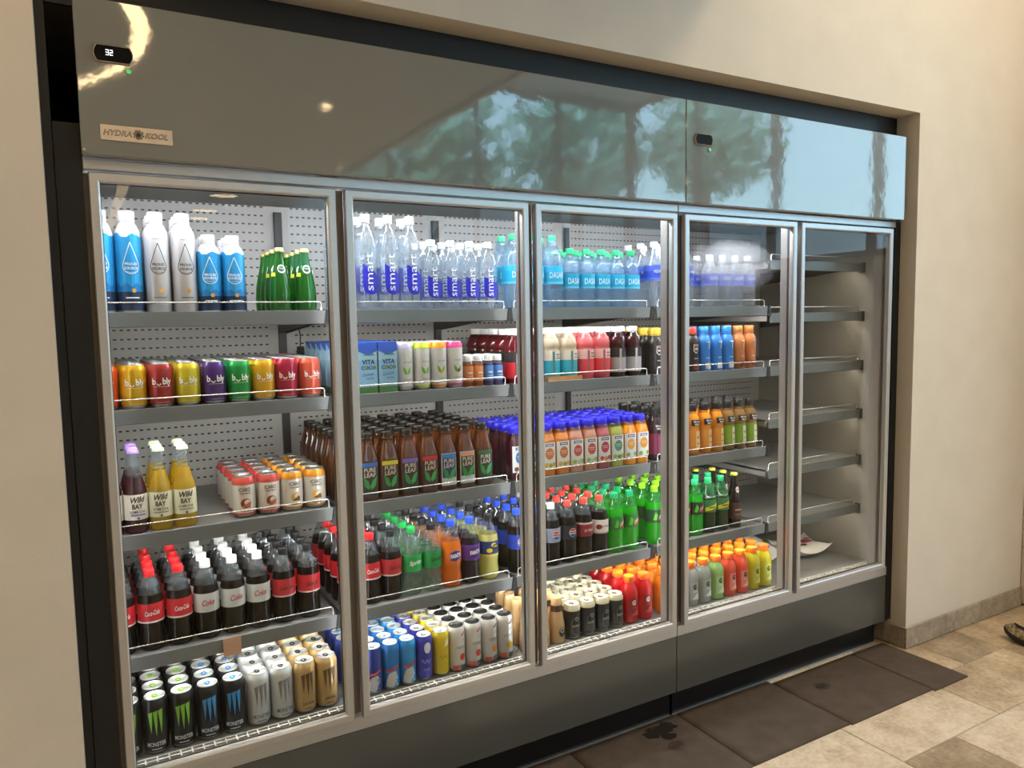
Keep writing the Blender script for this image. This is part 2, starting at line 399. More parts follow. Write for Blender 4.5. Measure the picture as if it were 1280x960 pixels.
# hall corner behind the viewer: solid wall below, glazing above
ZS = 2.2
struct('wall_hall_rear', MB().box(2.36, 8.2, -8.2, -8.0, 0, ZS, M_WALL)); struct('wall_hall_side', MB().box(8.0, 8.2, -8.0, -0.6, 0, ZS, M_WALL))
def glazing(name, n, along, a0, a1, c, z1):
    mm = MB(); step = (a1 - a0) / n; t = 0.06
    def bx(p0, p1, q0, q1, z0_, z1_):
        if along == 'x': mm.box(p0, p1, q0, q1, z0_, z1_, M_WFR)
        else: mm.box(q0, q1, p0, p1, z0_, z1_, M_WFR)
    for i in range(n + 1): bx(a0 + i * step - t / 2, a0 + i * step + t / 2, c - t, c + t, ZS, z1)
    for z in (ZS, z1 - 0.08): bx(a0, a1, c - t * 0.8, c + t * 0.8, z, z + 0.08)
    o = struct(name, mm)
    for i in range(n):
        for z0_, z1_ in ((ZS + 0.08, z1 - 0.08),):
            q = MB(); g = 0.004; p0, p1 = a0 + i * step + t / 2, a0 + (i + 1) * step - t / 2
            if along == 'x': q.box(p0, p1, c - g, c + g, z0_, z1_, M_WIN)
            else: q.box(c - g, c + g, p0, p1, z0_, z1_, M_WIN)
            add('pane', q, o)
    return o
M_WFR = pm('#33363a', 0.5, 0.3, name='window_frame_dark')
glazing('window_1', 4, 'x', 2.4, 8.1, -8.1, 5.0)
glazing('window_2', 5, 'y', -8.0, -0.6, 8.1, 5.0)
struct('wall_end', MB().box(XE + 0.2, 8.2, -0.6, 0.95, 0, 5.0, M_WALL))
for nm, loc, rot, sx in (('daylight_portal', (5.25, -8.0, 3.6), (PI / 2, 0, PI), 5.7), ('daylight_portal', (8.0, -4.3, 3.6), (PI / 2, 0, -PI / 2), 7.4)):
    L = bpy.data.lights.new(nm, 'AREA'); L.shape = 'RECTANGLE'; L.size = sx; L.size_y = 2.8; L.cycles.is_portal = True
    o = bpy.data.objects.new(nm, L); COL.objects.link(o); o.location = loc; o.rotation_euler = rot
struct('ground_outside', MB().box(-30, 60, -60, 30, -0.3, -0.06, noisy('pavement', '#8f9496', '#a0a5a6', 0.6, 0.9)))

# floor tiles
fl = struct('floor', MB().box(-4.0, 8.1, -10.0, 1.0, -0.05, -0.007, M_GROUT)); fl['label'] = 'floor of mottled beige travertine tiles in mixed sizes'
U = 0.305; GX, GY = 2.35, -0.59
cells = {}
def tile(i, j, wi, hj, m):
    for a in range(wi):
        for b in range(hj): cells[(i + a, j + b)] = 1
    key = (wi, hj, m.name)
    if key not in _tm: _tm[key] = MB().bbox(0.0016, wi * U - 0.0016, 0.0016, hj * U - 0.0016, -0.009, 0, m, 0.0022).mesh('tile')
    add('tile', _tm[key], fl, (GX + i * U, GY + j * U, 0))
_tm = {}
tile(0, 0, 2, 2, M_STONE); tile(-2, -1, 2, 3, M_STONE); tile(0, -1, 1, 1, M_STONED); tile(1, -2, 2, 2, M_STONE); tile(2, 0, 2, 1, M_STONEM)
tile(2, 1, 1, 1, M_STONEM); tile(3, 1, 1, 1, M_STONED); tile(4, 0, 1, 1, M_STONED); tile(4, 1, 2, 1, M_STONEM); tile(3, -1, 2, 1, M_STONE); tile(5, 0, 2, 1, M_STONE)
for j in range(-9, 5):
    for i in range(-12, 10):
        if (i, j) in cells: continue
        opts = [(2, 2), (2, 1), (1, 2), (1, 1)]; random.shuffle(opts); opts.append((1, 1))
        for wi, hj in opts:
            if all((i + a, j + b) not in cells and i + a < 10 and j + b < 5 for a in range(wi) for b in range(hj)):
                tile(i, j, wi, hj, random.choice([M_STONE, M_STONE, M_STONEM, M_STONED])); break
struct('floor_far', MB().box(-4.0, 8.1, -10.0, GY - 9 * U, -0.04, 0.0, M_STONE)); struct('floor_far_side', MB().box(GX + 10 * U, 8.1, GY - 9 * U, -0.6, -0.04, 0.0, M_STONE))
struct('floor_far_left', MB().box(-4.0, GX - 12 * U, GY - 9 * U, YW, -0.04, 0.0, M_STONE))
# stone skirting
bb = struct('baseboard_right', MB().box(XR - 0.006, XE, YW - 0.006, YW + 0.0, 0.0, 0.096, M_GROUT))
x = XR - 0.010
for i, x2 in enumerate((3.49, 3.795, 4.1, XE - 0.004)):
    add('tile', MB().bbox(x, x2 - 0.0015, YW - 0.012, YW - 0.002, 0.004, 0.1, M_BASE, 0.0015), bb); x = x2
for y0, y1 in ((YW, 0.055), (0.057, 0.2)): add('tile', MB().bbox(XR - 0.012, XR - 0.001, y0, y1, 0.004, 0.1, M_BASE, 0.0015), bb)

# ------------------------------------------------------------------ coolers
ZD, DW, DH = 0.38, 0.600, 1.538                    # door sill height, door width and height
DX = [0.0, 0.6251, 1.2502, 1.8852, 2.5103]         # left edge of each door
BX = [(-0.036, 0.6075), (0.618, 1.2325), (1.243, 1.8555), (1.8805, 2.4925), (2.503, 3.118)]   # inside of each shelf bay
Z4 = [1.586, 1.328, 0.988, 0.650]; Z6 = [1.778, 1.555, 1.328, 1.101, 0.882, 0.649]
ZDK, YB, YS = 0.380, 0.765, 0.150
cool = []
for nm, x0, x1, lab in (('display_cooler', -0.010, 1.8655, 'grey three-door upright glass drinks cooler with a metal name badge on its header'),
                        ('display_cooler', 1.8675, 3.147, 'grey two-door upright glass drinks cooler beside the right-hand jamb, one bay empty')):
    e = bpy.data.objects.new(nm, None); COL.objects.link(e); e.location = (0, 0, 0); e.empty_display_size = 0.1
    tag(e, lab, 'drinks cooler', 'glass door coolers in the recess'); cool.append((e, x0, x1))
def loop(x0, x1, z0, z1, y): return [(x0, y, z0), (x1, y, z0), (x1, y, z1), (x0, y, z1)]
def door(par, x, glassmat):
    x0, x1, z0, z1 = x, x + DW, ZD, ZD + DH; m = MB(); fw = 0.0235; c = 0.0025
    I = lambda d, y: loop(x0 + d, x1 - d, z0 + d, z1 - d, y)
    m.rings([I(0.001, 0.021), I(0, 0.004), I(c, 0.0), I(fw - 0.004, 0.0), I(fw, 0.003), I(fw, 0.021), I(0.001, 0.021)],
            [M_ALU, M_ALU, M_ALU, M_FRAMEIN, M_FRAMEIN, M_GASKET])
    d = add('door', m, par)
    add('pane', MB().box(x0 + fw - 0.004, x1 - fw + 0.004, 0.009, 0.013, z0 + fw - 0.004, z1 - fw + 0.004, glassmat), d)
    g = MB().rings([I(0.004, 0.0215), I(0.004, 0.030), I(fw + 0.002, 0.030), I(fw + 0.002, 0.0215), I(0.004, 0.0215)], M_GASKET)
    add('gasket', g, d)
def post(par, x0, x1, leds):
    p = add('mullion', MB().bbox(x0, x1, 0.036, 0.080, ZD - 0.01, ZD + DH, M_POST, 0.003), par)
    for s in leds:
        xc = (x0 + x1) / 2; xa = (xc - 0.009, xc - 0.001) if s < 0 else (xc + 0.001, xc + 0.009)
        add('light_strip', MB().box(xa[0], xa[1], 0.0803, 0.0818, ZD + 0.05, ZD + DH - 0.05, M_LEDP), p)
def make_shelf(par, b, z, dim=False):
    x0, x1 = b; m = MB()
    m.box(x0, x1, YS + 0.004, 0.735, z - 0.012, z - 0.004, M_SHELF)                       # tray
    for x in (x0, x1 - 0.003): m.box(x, x + 0.003, YS + 0.02, 0.745, z - 0.034, z - 0.004, M_SHELF)
    s = add('shelf', m, par)
    lip = MB(); q = 0.0025
    lip.rings([[(xx, y, zz) for y, zz in ((YS + 0.004, z - 0.005), (YS + 0.002, z), (YS, z - 0.001), (YS - 0.003, z - 0.039), (YS + 0.002, z - 0.041), (YS + 0.004, z - 0.037))] for xx in (x0, x1)], M_RAIL, True, True)
    add('price_rail', lip, s)
    zw = z + 0.025; r = 0.0018; yy = YS + 0.010
    add('wire_fence', MB().tube([(x0 + 0.012, yy, z - 0.006), (x0 + 0.012, yy, zw - 0.006), (x0 + 0.014, yy, zw - 0.002), (x0 + 0.018, yy, zw), (x1 - 0.022, yy, zw),
        (x1 - 0.018, yy, zw - 0.002), (x1 - 0.016, yy, zw - 0.006), (x1 - 0.016, yy, z - 0.006)], r, M_WIRE), s)
    add('clip', MB().rings([[(x1 - 0.004 + d, y, zz) for d, zz in ((0, z + 0.002), (0.010, z + 0.002), (0.015, z - 0.043), (-0.008, z - 0.043))] for y in (YS - 0.006, YS + 0.02)], M_DARK, True, True), s)
    add('light_strip', MB().box(x0 + 0.02, x1 - 0.02, YS + 0.008, YS + 0.020, z - 0.020, z - 0.0135, M_LEDW if dim else M_LEDS), s)
    for x in (x0 + 0.006, x1 - 0.012): add('bracket', MB().rings([[(xx, y, zz) for y, zz in ((0.745, z - 0.014), (0.20, z - 0.014), (0.20, z - 0.026), (0.745, z - 0.075))] for xx in (x, x + 0.006)], M_DARK, True, True), s)
for ci, (e, x0, x1) in enumerate(cool):
    dl = (0, 1, 2) if ci == 0 else (3, 4)
    hp = add('header_panel', MB().bbox(x0, x1, -0.024, 0.05, 1.953, 2.312, M_HEAD, 0.002), e)
    add('top_rail', MB().bbox(x0, x1, 0.016, 0.06, 1.9245, 1.9515, M_ALU, 0.002), e)
    add('sill_rail', MB().bbox(x0, x1, 0.018, 0.033, 0.336, 0.3765, M_ALU, 0.002), e)
    add('base_panel', MB().bbox(x0, x1, 0.020, 0.055, 0.114, 0.335, M_KICK, 0.002), e)
    add('toe_kick', MB().box(x0 + 0.01, x1 - (0.02 if ci else 0), 0.060, 0.09, 0.0, 0.114, M_TOE), e)
    add('toe_trim', MB().box(x0 + 0.01, x1 - (0.02 if ci else 0), 0.053, 0.0595, 0.0, 0.008, M_ALU), e)
    xi0, xi1 = (-0.042, 1.8655) if ci == 0 else (1.8675, 3.122)
    add('back_panel', MB().box(xi0, xi1, YB, YB + 0.05, 0.33, 1.99, M_PERF), e)
    add('liner_ceiling', MB().box(xi0, xi1, 0.061, YB, 1.972, 1.995, M_INNER), e)
    add('deck', MB().box(xi0, xi1, 0.108, YB, 0.34, ZDK, M_SHELF), e)
    if ci == 0: add('side_wall', MB().box(-0.052, -0.043, 0.061, YB, 0.33, 1.97, M_INNER), e); add('side_panel', MB().box(-0.066, -0.0102, 0.012, 0.06, 0.0, 2.03, pm('#080807', 0.6)), e)
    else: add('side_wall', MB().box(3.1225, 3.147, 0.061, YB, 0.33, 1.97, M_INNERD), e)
    gr = MB(); n = int((xi1 - xi0) / 0.029)
    for y in (0.0365, 0.0535, 0.0705, 0.0875, 0.1045): gr.box(xi0, xi1, y - 0.0024, y + 0.0024, ZDK - 0.006, ZDK + 0.001, M_GRILL)
    for i in range(n + 1):
        xx = xi0 + 0.003 + i * (xi1 - xi0 - 0.006) / n; gr.box(xx - 0.002, xx + 0.002, 0.034, 0.107, ZDK - 0.0055, ZDK + 0.0006, M_GRILL)
    add('deck_grille', gr, e)
    add('grille_duct', MB().box(xi0, xi1, 0.0335, 0.107, 0.338, 0.352, M_DARK), e)
    for k in dl: door(e, DX[k], M_GLASSF if k == 3 else M_GLASS)
    for k in dl:
        b = BX[k]
        for z in (Z4 if k < 4 else Z6): make_shelf(e, b, z, dim=(k == 4))
        if k < 4: add('canopy_light', MB().box(b[0] + 0.02, b[1] - 0.02, 0.10, 0.125, 1.955, 1.971, M_LEDC), e)
        if k > 0: add('upright', MB().box(max(b[0] - 0.019, x0 + 0.001), b[0] + 0.007, YB - 0.020, YB - 0.001, ZDK, 1.95, M_DARK), e)
    if ci == 0:
        post(e, -0.040, 0.022, (1,)); post(e, 0.5925, 0.6325, (-1, 1)); post(e, 1.2175, 1.2575, (-1, 1)); post(e, 1.836, 1.8653, (-1,))
    else:
        post(e, 1.8677, 1.902, (1,)); post(e, 2.4775, 2.5175, (-1,)); post(e, 3.086, 3.122, ())
    # controller with its lamp
    if ci == 0: cx0, cx1, cz0, cz1, lx, lz = 0.026, 0.110, 2.168, 2.207, 0.0985, 2.153
    else: cx0, cx1, cz0, cz1, lx, lz = 1.905, 1.989, 2.160, 2.199, 1.977, 2.146
    def pill(d, y):
        L = []; xa, xb, za, zb = cx0 + d, cx1 - d, cz0 + d, cz1 - d
        for sgn, xx in ((1, xb), (-1, xa)):
            for i in range(9):
                t = (-1 + i / 4.0) * sgn; L.append((xx - sgn * 0.007 * t * t, y, (za + zb) / 2 + (zb - za) / 2 * t))
        return L
    add('control_display', MB().rings([pill(0, -0.0245), pill(0, -0.030), pill(0.0016, -0.0315), pill(0.0024, -0.0315)], [pm('#b9b2a6', 0.3, 0.6), pm('#b9b2a6', 0.3, 0.6), pm('#070505', 0.5, spec=0.12)], False, True), hp)
    add('status_lamp', MB().rings([[(lx + r * math.cos(2 * PI * i / 20), y, lz + r * math.sin(2 * PI * i / 20)) for i in range(20)] for r, y in ((0.0065, -0.0245), (0.0065, -0.0275), (0.005, -0.0285), (0.0048, -0.0285), (0.0018, -0.0288))],
        [pm('#b9b2a6', 0.3, 0.6), pm('#b9b2a6', 0.3, 0.6), pm('#0d3a1c', 0.3), pm('#2fd06a', 0.3, emit=0.7)], False, True), hp)
    if ci == 0:
        SEG = {'3': 'abcdg', '2': 'abged'}; g = MB(); md = glow('#eef4ff', 3.0, 'display_digits')
        for ch, ox in (('3', 0.052), ('2', 0.0605)):
            wv, hv, t = 0.0065, 0.0125, 0.0012
            R = {'a': (0, wv, hv - t, hv), 'd': (0, wv, 0, t), 'g': (0, wv, hv / 2 - t / 2, hv / 2 + t / 2), 'b': (wv - t, wv, hv / 2, hv), 'c': (wv - t, wv, 0, hv / 2), 'e': (0, t, 0, hv / 2)}
            for s_ in SEG[ch]: a = R[s_]; g.box(ox + a[0], ox + a[1], -0.0320, -0.0316, 2.1835 + a[2], 2.1835 + a[3], md)
        add('display_digits', g, hp)
        bd = add('name_badge', MB().bbox(0.031, 0.187, -0.0275, -0.0242, 1.989, 2.025, noisy('badge_metal', '#d6c8b4', '#e2d6c4', 25, 0.35, metal=0.6), 0.0006), hp)
        class Flat(Print):
            def pos(s, u, v): return (0.109 + u, -0.0277 - s.off * 0.3, 2.007 + v)
        ft = Flat([(1, 0), (1, 1)])
        for t, u, wd in (('HYDRA', -0.040, 0.061), ('KOOL', 0.044, 0.050)):
            ft.text(t, 0, 0.0135, wd, '#3f3428', u, 0.03, 0.3); ft.text(t, 0.0002, 0.0105, wd * 0.955, '#d6c9b6', u, -0.02, 0.3)
        for k in range(8):
            a = k * PI / 4; ft.line([(0.003 + (0.0035 + 0.0085 * t) * math.cos(a + 1.5 * t), (0.0035 + 0.0085 * t) * math.sin(a + 1.5 * t)) for t in (0, .25, .5, .75, 1)], 0.0022, '#3c352c')
        ft.disc(0.003, 0, 0.0042, '#3c352c')
        add('lettering', ft, hp)
        add('screw', MB().rings([[(-0.0045 + r * math.cos(2 * PI * i / 12), y, 1.963 + r * math.sin(2 * PI * i / 12)) for i in range(12)] for r, y in ((0.004, -0.0242), (0.003, -0.0262), (0.0012, -0.0266))], pm('#c8c2b8', 0.3, 0.8), False, True), hp)
# black filler strips beside the cases, and an added one above the headers
struct('trim_shade', MB().box(XL, XR, 0.052, 0.060, 2.3125, ZT - 0.001, M_BLACK))  # dark strip standing in for shade in the gap under the soffit
for nm, xa, xb, z0, z1 in (('trim_1', XL, -0.068, 0.0, 2.41), ('trim_2', 3.1485, XR - 0.001, 0.118, 1.952)):
    struct(nm, MB().box(xa, xb, 0.020, 0.060, z0, z1, M_BLACK))
# paper tag on the lowest rail of the first bay
tg = add('paper_tag', MB().rings([[(0.266, y, 0.652), (0.316, y, 0.654), (0.315, y - 0.004, 0.602), (0.267, y - 0.003, 0.600)] for y in (0.1432, 0.1424)], pm('#c79a80', 0.7, name='paper'), True, True))
tag(tg, 'blank pinkish paper tag stuck on the rail above the tall energy cans', 'tag')
# inspection plugs hanging on cables behind the first bay
for x, z in ((0.660, 1.452),):
    o = bpy.data.objects.new('cable_plug', None); COL.objects.link(o); o.location = (x, 0.69, z); tag(o, 'black plug hanging on a thin cable below the top shelf', 'plug')
    add('plug_body', MB().bbox(-0.012, 0.012, -0.01, 0.01, -0.03, 0.012, M_DARK, 0.003), o)
    add('cable', MB().tube([(0, 0, 0.012), (0.001, 0, 0.05), (-0.004, 0.0, 0.09), (-0.006, 0.01, 0.115)], 0.0022, M_DARK), o)

# ------------------------------------------------------------------ drink containers
class Proto:
    def __init__(s, name, root): s.name = name; s.root = root; s.parts = []
    def part(s, name, mb, under=None): s.parts.append((name, mb.mesh(name) if isinstance(mb, MB) else mb, under)); return s
_lid = {}
def lid_mesh(r, h, col, tab):
    k = (r, h, str(col), str(tab))
    if k in _lid: return _lid[k]
    m = col if not isinstance(col, str) else pm(col, 0.3, 0.5); R = r * 0.835
    L = MB().lathe([(R - 0.001, h - 0.004), (R, h - 0.0005), (R - 0.0008, h), (R - 0.002, h - 0.0005), (R - 0.003, h - 0.0045), (R * 0.3, h - 0.004)], m, 20, cap0=False)
    t = MB(); ring = lambda q, z: [(q * 0.0078 * math.cos(2 * PI * i / 12), q * 0.0115 * math.sin(2 * PI * i / 12) + 0.003, z) for i in range(12)]
    tm_ = tab if not isinstance(tab, str) else pm(tab, 0.35, 0.4)
    t.rings([ring(1, h - 0.0036), ring(1, h - 0.0022), ring(0.6, h - 0.0018), ring(0.45, h - 0.0032)], tm_, False, False)
    _lid[k] = (L.mesh('lid'), t.mesh('pull_tab')); return _lid[k]
def can(name, r, h, bands, lid=ALU, tab=ALU, art=None):
    """bands: [(z_top_fraction, colour)] from the bottom up"""
    base = [(r * 0.74, 0.0), (r * 0.80, 0.0015), (r * 0.97, 0.010), (r, 0.014), (r, h - 0.019), (r * 0.985, h - 0.014), (r * 0.84, h - 0.003)]
    cuts = [b[0] * h for b in bands[:-1]]; prof = list(base)
    P = Print(base, 2.0)
    for c in cuts: prof.append((P.rad(c), c))
    prof.sort(key=lambda p: p[1]); mats = []
    for (a, z0), (b, z1) in zip(prof, prof[1:]):
        zc = (z0 + z1) / 2
        mats.append(ALU if z1 < 0.011 else canm(next(cc for f, cc in bands if zc <= f * h or f >= 1)))
    pr = Proto(name, MB().lathe(prof, mats, 20, cap1=False).mesh(name))
    l, t = lid_mesh(r, h, lid, tab); pr.part('lid', l).part('pull_tab', t, 'lid')
    if art: art(P, r, h); pr.part('lettering', P)
    return pr
def bottle(name, r, h, shape, liquid, level, air, cap, capr, caph, label=None, art=None, n=2.0, ltop=None, seg=20, capn=None, labn=None, lab_name='label', crown=False):
    """shape [(r fraction, z fraction)]; liquid below the level, air above; label (z0,z1,[bands]) as a sleeve"""
    prof = [(a * r, z * h) for a, z in shape]; P = Print(prof, n)
    lv = level * h; full = sorted(prof + [(P.rad(lv), lv)], key=lambda p: p[1])
    mats = [liquid if (z0 + z1) / 2 < lv else air for (a, z0), (b, z1) in zip(full, full[1:])]
    pr = Proto(name, MB().lathe(full, mats, seg, n).mesh(name))
    zc = prof[-1][1]; c = MB(); cr = capr
    if crown: c.lathe([(cr * 1.08, zc - 0.004), (cr * 1.1, zc - 0.002), (cr, zc + caph * 0.6), (cr * 0.8, zc + caph)], cap, 20)
    else: c.lathe([(cr * 1.03, zc - 0.004), (cr * 1.03, zc - 0.001), (cr * 0.97, zc), (cr, zc + 0.001), (cr, zc + caph - 0.0015), (cr * 0.93, zc + caph)], cap, 20)
    pr.part('cap', c)
    Q = P
    if label:
        z0, z1, bands = label; zs = sorted({z0 * h, z1 * h} | {p[1] for p in prof if z0 * h < p[1] < z1 * h} | {b[0] * h for b in bands[:-1]})
        pl = [(P.rad(z) + 0.0006, z) for z in zs]
        lm = [b if not isinstance(b, str) else ink(b) for b in [next(cc for f, cc in bands if (a[1] + b_[1]) / 2 <= f * h or f >= 1) for a, b_ in zip(pl, pl[1:])]]
        pr.part(lab_name, MB().lathe(pl, lm, seg, n, False, False))
        Q = Print(prof, n, 0.0013)
    if art: art(Q, r, h); pr.part('lettering', Q, lab_name if label else None)
    return pr
ORD = ['front', 'second', 'third', 'fourth', 'fifth', 'sixth', 'seventh', 'eighth']
NTH = ['first', 'second', 'third', 'fourth', 'fifth', 'sixth', 'seventh', 'eighth', 'ninth']
NUM = ['', '', 'two', 'three', 'four', 'five', 'six', 'seven', 'eight', 'nine']
used = set()
def block(pr, label, cat, group, xs, z, rows, pitch, y0, jit=0.0006, art_rows=2, turn=0.10, skip=()):
    """columns at xs, rows going back from y0: every container its own object with its parts"""
    for ci, x in enumerate(xs):
        for k in range(rows):
            if (ci, k) in skip: continue
            o = bpy.data.objects.new(pr.name, pr.root); COL.objects.link(o)
            o.location = (x + random.uniform(-jit, jit), y0 + k * pitch + random.uniform(-jit, jit) * 0.5, z)
            if pr.name not in SQUARE: o.rotation_euler = (0, 0, random.uniform(-turn, turn))
            lb = label + (', %s row' % ORD[k] if rows > 1 else '') + (', %s of %s columns' % (NTH[ci], NUM[len(xs)]) if len(xs) > 1 else '')
            tag(o, lb, cat, group); made = {}
            for nm, me, un in pr.parts:
                if nm == 'lettering' and k >= art_rows: continue
                c = bpy.data.objects.new(nm, me); COL.objects.link(c); c.parent = made.get(un, o); made[nm] = c
SQUARE = {'tea_bottle', 'juice_bottle', 'coconut_water_carton'}
S1, S2, S3, S4, DK = [z - 0.0038 for z in Z4] + [ZDK + 0.0003]

AIR = clear('#eef3f6', 0.07, 'clear_plastic', 0.04, 1.5, '#f3f7fa')
AIRG = clear('#cfeedd', 0.10, 'clear_green_plastic', 0.04, 1.5, '#d8f3e4')
WATER = clear('#e8eef4', 0.17, 'water', 0.04, 1.45, '#f0f5fa')
WATERB = clear('#c0e2f8', 0.24, 'blue_tinted_water', 0.04, 1.45, '#e2f1fb')
COLA = clear('#140a06', 0.95, 'cola', 0.06, 1.36, '#1c0d06')

# -- aluminium water bottles (bay 1, top shelf)
ALB = [(0.86, 0), (1, 0.02), (1, 0.765), (0.95, 0.805), (0.80, 0.85), (0.62, 0.885), (0.56, 0.90), (0.56, 0.915)]
def drop(P, v, R, d, col, th):
    al = math.acos(R / d); a0 = PI / 2 - al; n = 28; pts = [(0.0, v + d)]
    for i in range(n + 1):
        a = a0 - (2 * PI - 2 * al) * i / n; pts.append((R * math.cos(a), v + R * math.sin(a)))
    return P.line(pts + [(0.0, v + d)], th, col)
def art_alb(c, tint):
    def f(P, r, h):
        if tint:   # ragged blue wave top with darker water
            n = 28; rnd = random.Random(5); cols = []
            for i in range(n + 1):
                u = (-1 + 2 * i / n) * PI * r; cols.append((u, 0.27 * h, (0.765 + 0.02 * math.sin(i * 0.9) + rnd.uniform(-.012, .012)) * h))
            P.grid(cols, canm('#2e9fdc'))
            P.grid([(u, 0.20 * h, (0.285 + 0.02 * math.sin(i * 1.7)) * h) for i, (u, a, b) in enumerate(cols)], canm('#1f7fc0'))
            P.grid([(u, 0.03 * h, 0.215 * h) for u, a, b in cols], canm('#20344f'))
        drop(P, 0.465 * h, 0.0205, 0.0205 + 0.155 * h, c, 0.0019)
        P.text('PROUD', 0.485 * h, 0.0072, 0.031, c, bold=0.03); P.text('SOURCE', 0.443 * h, 0.0072, 0.034, c, bold=0.03); P.line([(-0.012 + 0.003 * i, 0.412 * h - 0.003 * math.sin(PI * i / 8)) for i in range(9)], 0.0009, c)
        if not tint: P.text('SPARKLING', 0.735 * h, 0.0035, 0.026, c, bold=0.0)
        P.disc(0.004, 0.225 * h, 0.0055, '#e0a13a'); P.bar(0.155 * h, 0.005, 0.034, '#e8eef2' if tint else '#7b7d80')
    return f
WH = canm('#e4e2e4'); WHC = pm('#eceaea', 0.3, 0.2)
tallB = bottle('aluminium_bottle', 0.0325, 0.272, ALB, WH, 1.0, WH, WHC, 0.0195, 0.024, art=art_alb('#e9f4fa', True))
tallW = bottle('aluminium_bottle', 0.0325, 0.272, ALB, WH, 1.0, WH, WHC, 0.0195, 0.024, art=art_alb('#3f4145', False))
smlB = bottle('aluminium_bottle', 0.0315, 0.218, [(a, z if z < .1 else z * 0.985) for a, z in ALB], WH, 1.0, WH, WHC, 0.0185, 0.022, art=art_alb('#e9f4fa', True))
Y1 = 0.210
block(tallB, 'tall blue-and-white aluminium water bottle', 'bottle', 'aluminium water bottles', [0.021, 0.088], S1, 2, 0.070, Y1)
block(tallW, 'tall plain white aluminium bottle with dark drop outline', 'bottle', 'aluminium water bottles', [0.1565, 0.2245], S1, 3, 0.068, Y1)
block(smlB, 'short blue-and-white aluminium water bottle', 'bottle', 'aluminium water bottles', [0.290, 0.355], S1, 3, 0.066, Y1)
GREEN = clear('#158a24', 0.5, 'green_glass', 0.04, 1.5, '#4cc03c')
def art_per(P, r, h):
    P.disc(0, 0.665 * h, 0.0125, '#f2f4ef', 0.0125); P.disc(0, 0.665 * h, 0.0095, '#2e5b46', 0.0085); P.text('Perrier', 0.675 * h, 0.0045, 0.013, '#f2f4ef')
    P.rect(-0.040, -0.020, 0.55 * h, 0.61 * h, '#d9d535'); P.line([(-0.034, 0.6 * h), (-0.026, 0.72 * h)], 0.004, '#eef0ea'); P.line([(0.022, 0.6 * h), (0.030, 0.72 * h)], 0.004, '#eef0ea')
per = bottle('mineral_water_bottle', 0.0315, 0.19, [(0.8, 0), (0.96, 0.02), (1, 0.12), (1, 0.26), (0.93, 0.42), (0.78, 0.56), (0.58, 0.70), (0.42, 0.85), (0.40, 0.95)], GREEN, 0.92, GREEN, pm('#c9c27a', 0.35, 0.5), 0.0138, 0.009, art=art_per, crown=True)
block(per, 'green glass mineral water bottle with yellow cap', 'bottle', 'green mineral water bottles', [0.486, 0.560], S1, 4, 0.066, Y1)
# -- sparkling water cans (bay 1, second shelf)
def art_bub(P, r, h):
    P.text('b', 0.60 * h, 0.0185, 0.0105, '#f4eee8', -0.0200, 0.03); P.text('bly', 0.5785 * h, 0.0240, 0.0235, '#f4eee8', 0.0140, 0.03)
    P.line([(-0.0130 + 0.0018 * i, 0.553 * h - 0.0050 * math.sin(PI * i / 6)) for i in range(7)], 0.0030, '#f4eee8')
    P.rect(-0.021, 0.024, 0.475 * h, 0.482 * h, '#e9ddd0'); P.bar(0.235 * h, 0.004, 0.030, '#f4eee8', 0.004); P.rect(-0.016, 0.024, 0.125 * h, 0.13 * h, '#e9ddd0')
BUB = [('#e2572a', 'orange'), ('#d6a512', 'golden yellow'), ('#9c2b2c', 'brick red'), ('#d3c02c', 'lemon yellow'), ('#4b2a72', 'purple'), ('#1b9a48', 'green'), ('#dda91c', 'amber'), ('#a8173f', 'crimson'), ('#e0604a', 'coral pink')]
for i, (c, nm) in enumerate(BUB):
    block(can('drink_can', 0.033, 0.122, [(1, c)], art=art_bub), '%s sparkling water can on the second shelf' % nm, 'can', 'sparkling water cans', [0.012 + 0.0686 * i], S2, 6, 0.067, 0.206, art_rows=1, skip=())
# -- kombucha bottles and yerba mate cans (bay 1, third shelf)
LON = [(0.9, 0), (1, 0.03), (1, 0.46), (0.93, 0.53), (0.68, 0.64), (0.52, 0.75), (0.44, 0.88), (0.43, 0.955)]
def art_wild(acc):
    def f(P, r, h):
        P.text('Wild', 0.405 * h, 0.016, 0.038, '#3a2a1e', bold=0.03, shear=0.25, rise=0.06); P.text('BAY', 0.325 * h, 0.014, 0.027, '#3a2a1e', bold=0.03)
        P.text('KOMBUCHA', 0.262 * h, 0.0075, 0.039, '#5a4636'); P.rect(-0.018, 0.020, 0.215 * h, 0.233 * h, acc); P.disc(0.001, 0.185 * h, 0.0035, '#6d6250')
    return f
LAB = (0.165, 0.465, [(1, '#e9e3d2')])
wildP = bottle('kombucha_bottle', 0.0305, 0.232, LON, clear('#5a1c2c', 0.7, tint='#8a2a3c'), 0.66, AIR, plastic('#a07fd0'), 0.0145, 0.008, LAB, art_wild('#8a78b8'), crown=True)
wildY = bottle('kombucha_bottle', 0.0305, 0.232, LON, clear('#f0cf3c', 0.5, tint='#f8e070'), 0.72, AIR, plastic('#d6ecc8'), 0.0145, 0.008, (0.165, 0.465, [(1, '#e9e6c6')]), art_wild('#a8a878'), crown=True)
block(wildP, 'kombucha bottle with purple cap and dark berry drink', 'bottle', 'kombucha bottles', [0.006, 0.0685], S3, 3, 0.064, 0.205)
block(wildY, 'kombucha bottle with pale cap and yellow drink', 'bottle', 'kombucha bottles', [0.1310, 0.1935], S3, 3, 0.064, 0.205)
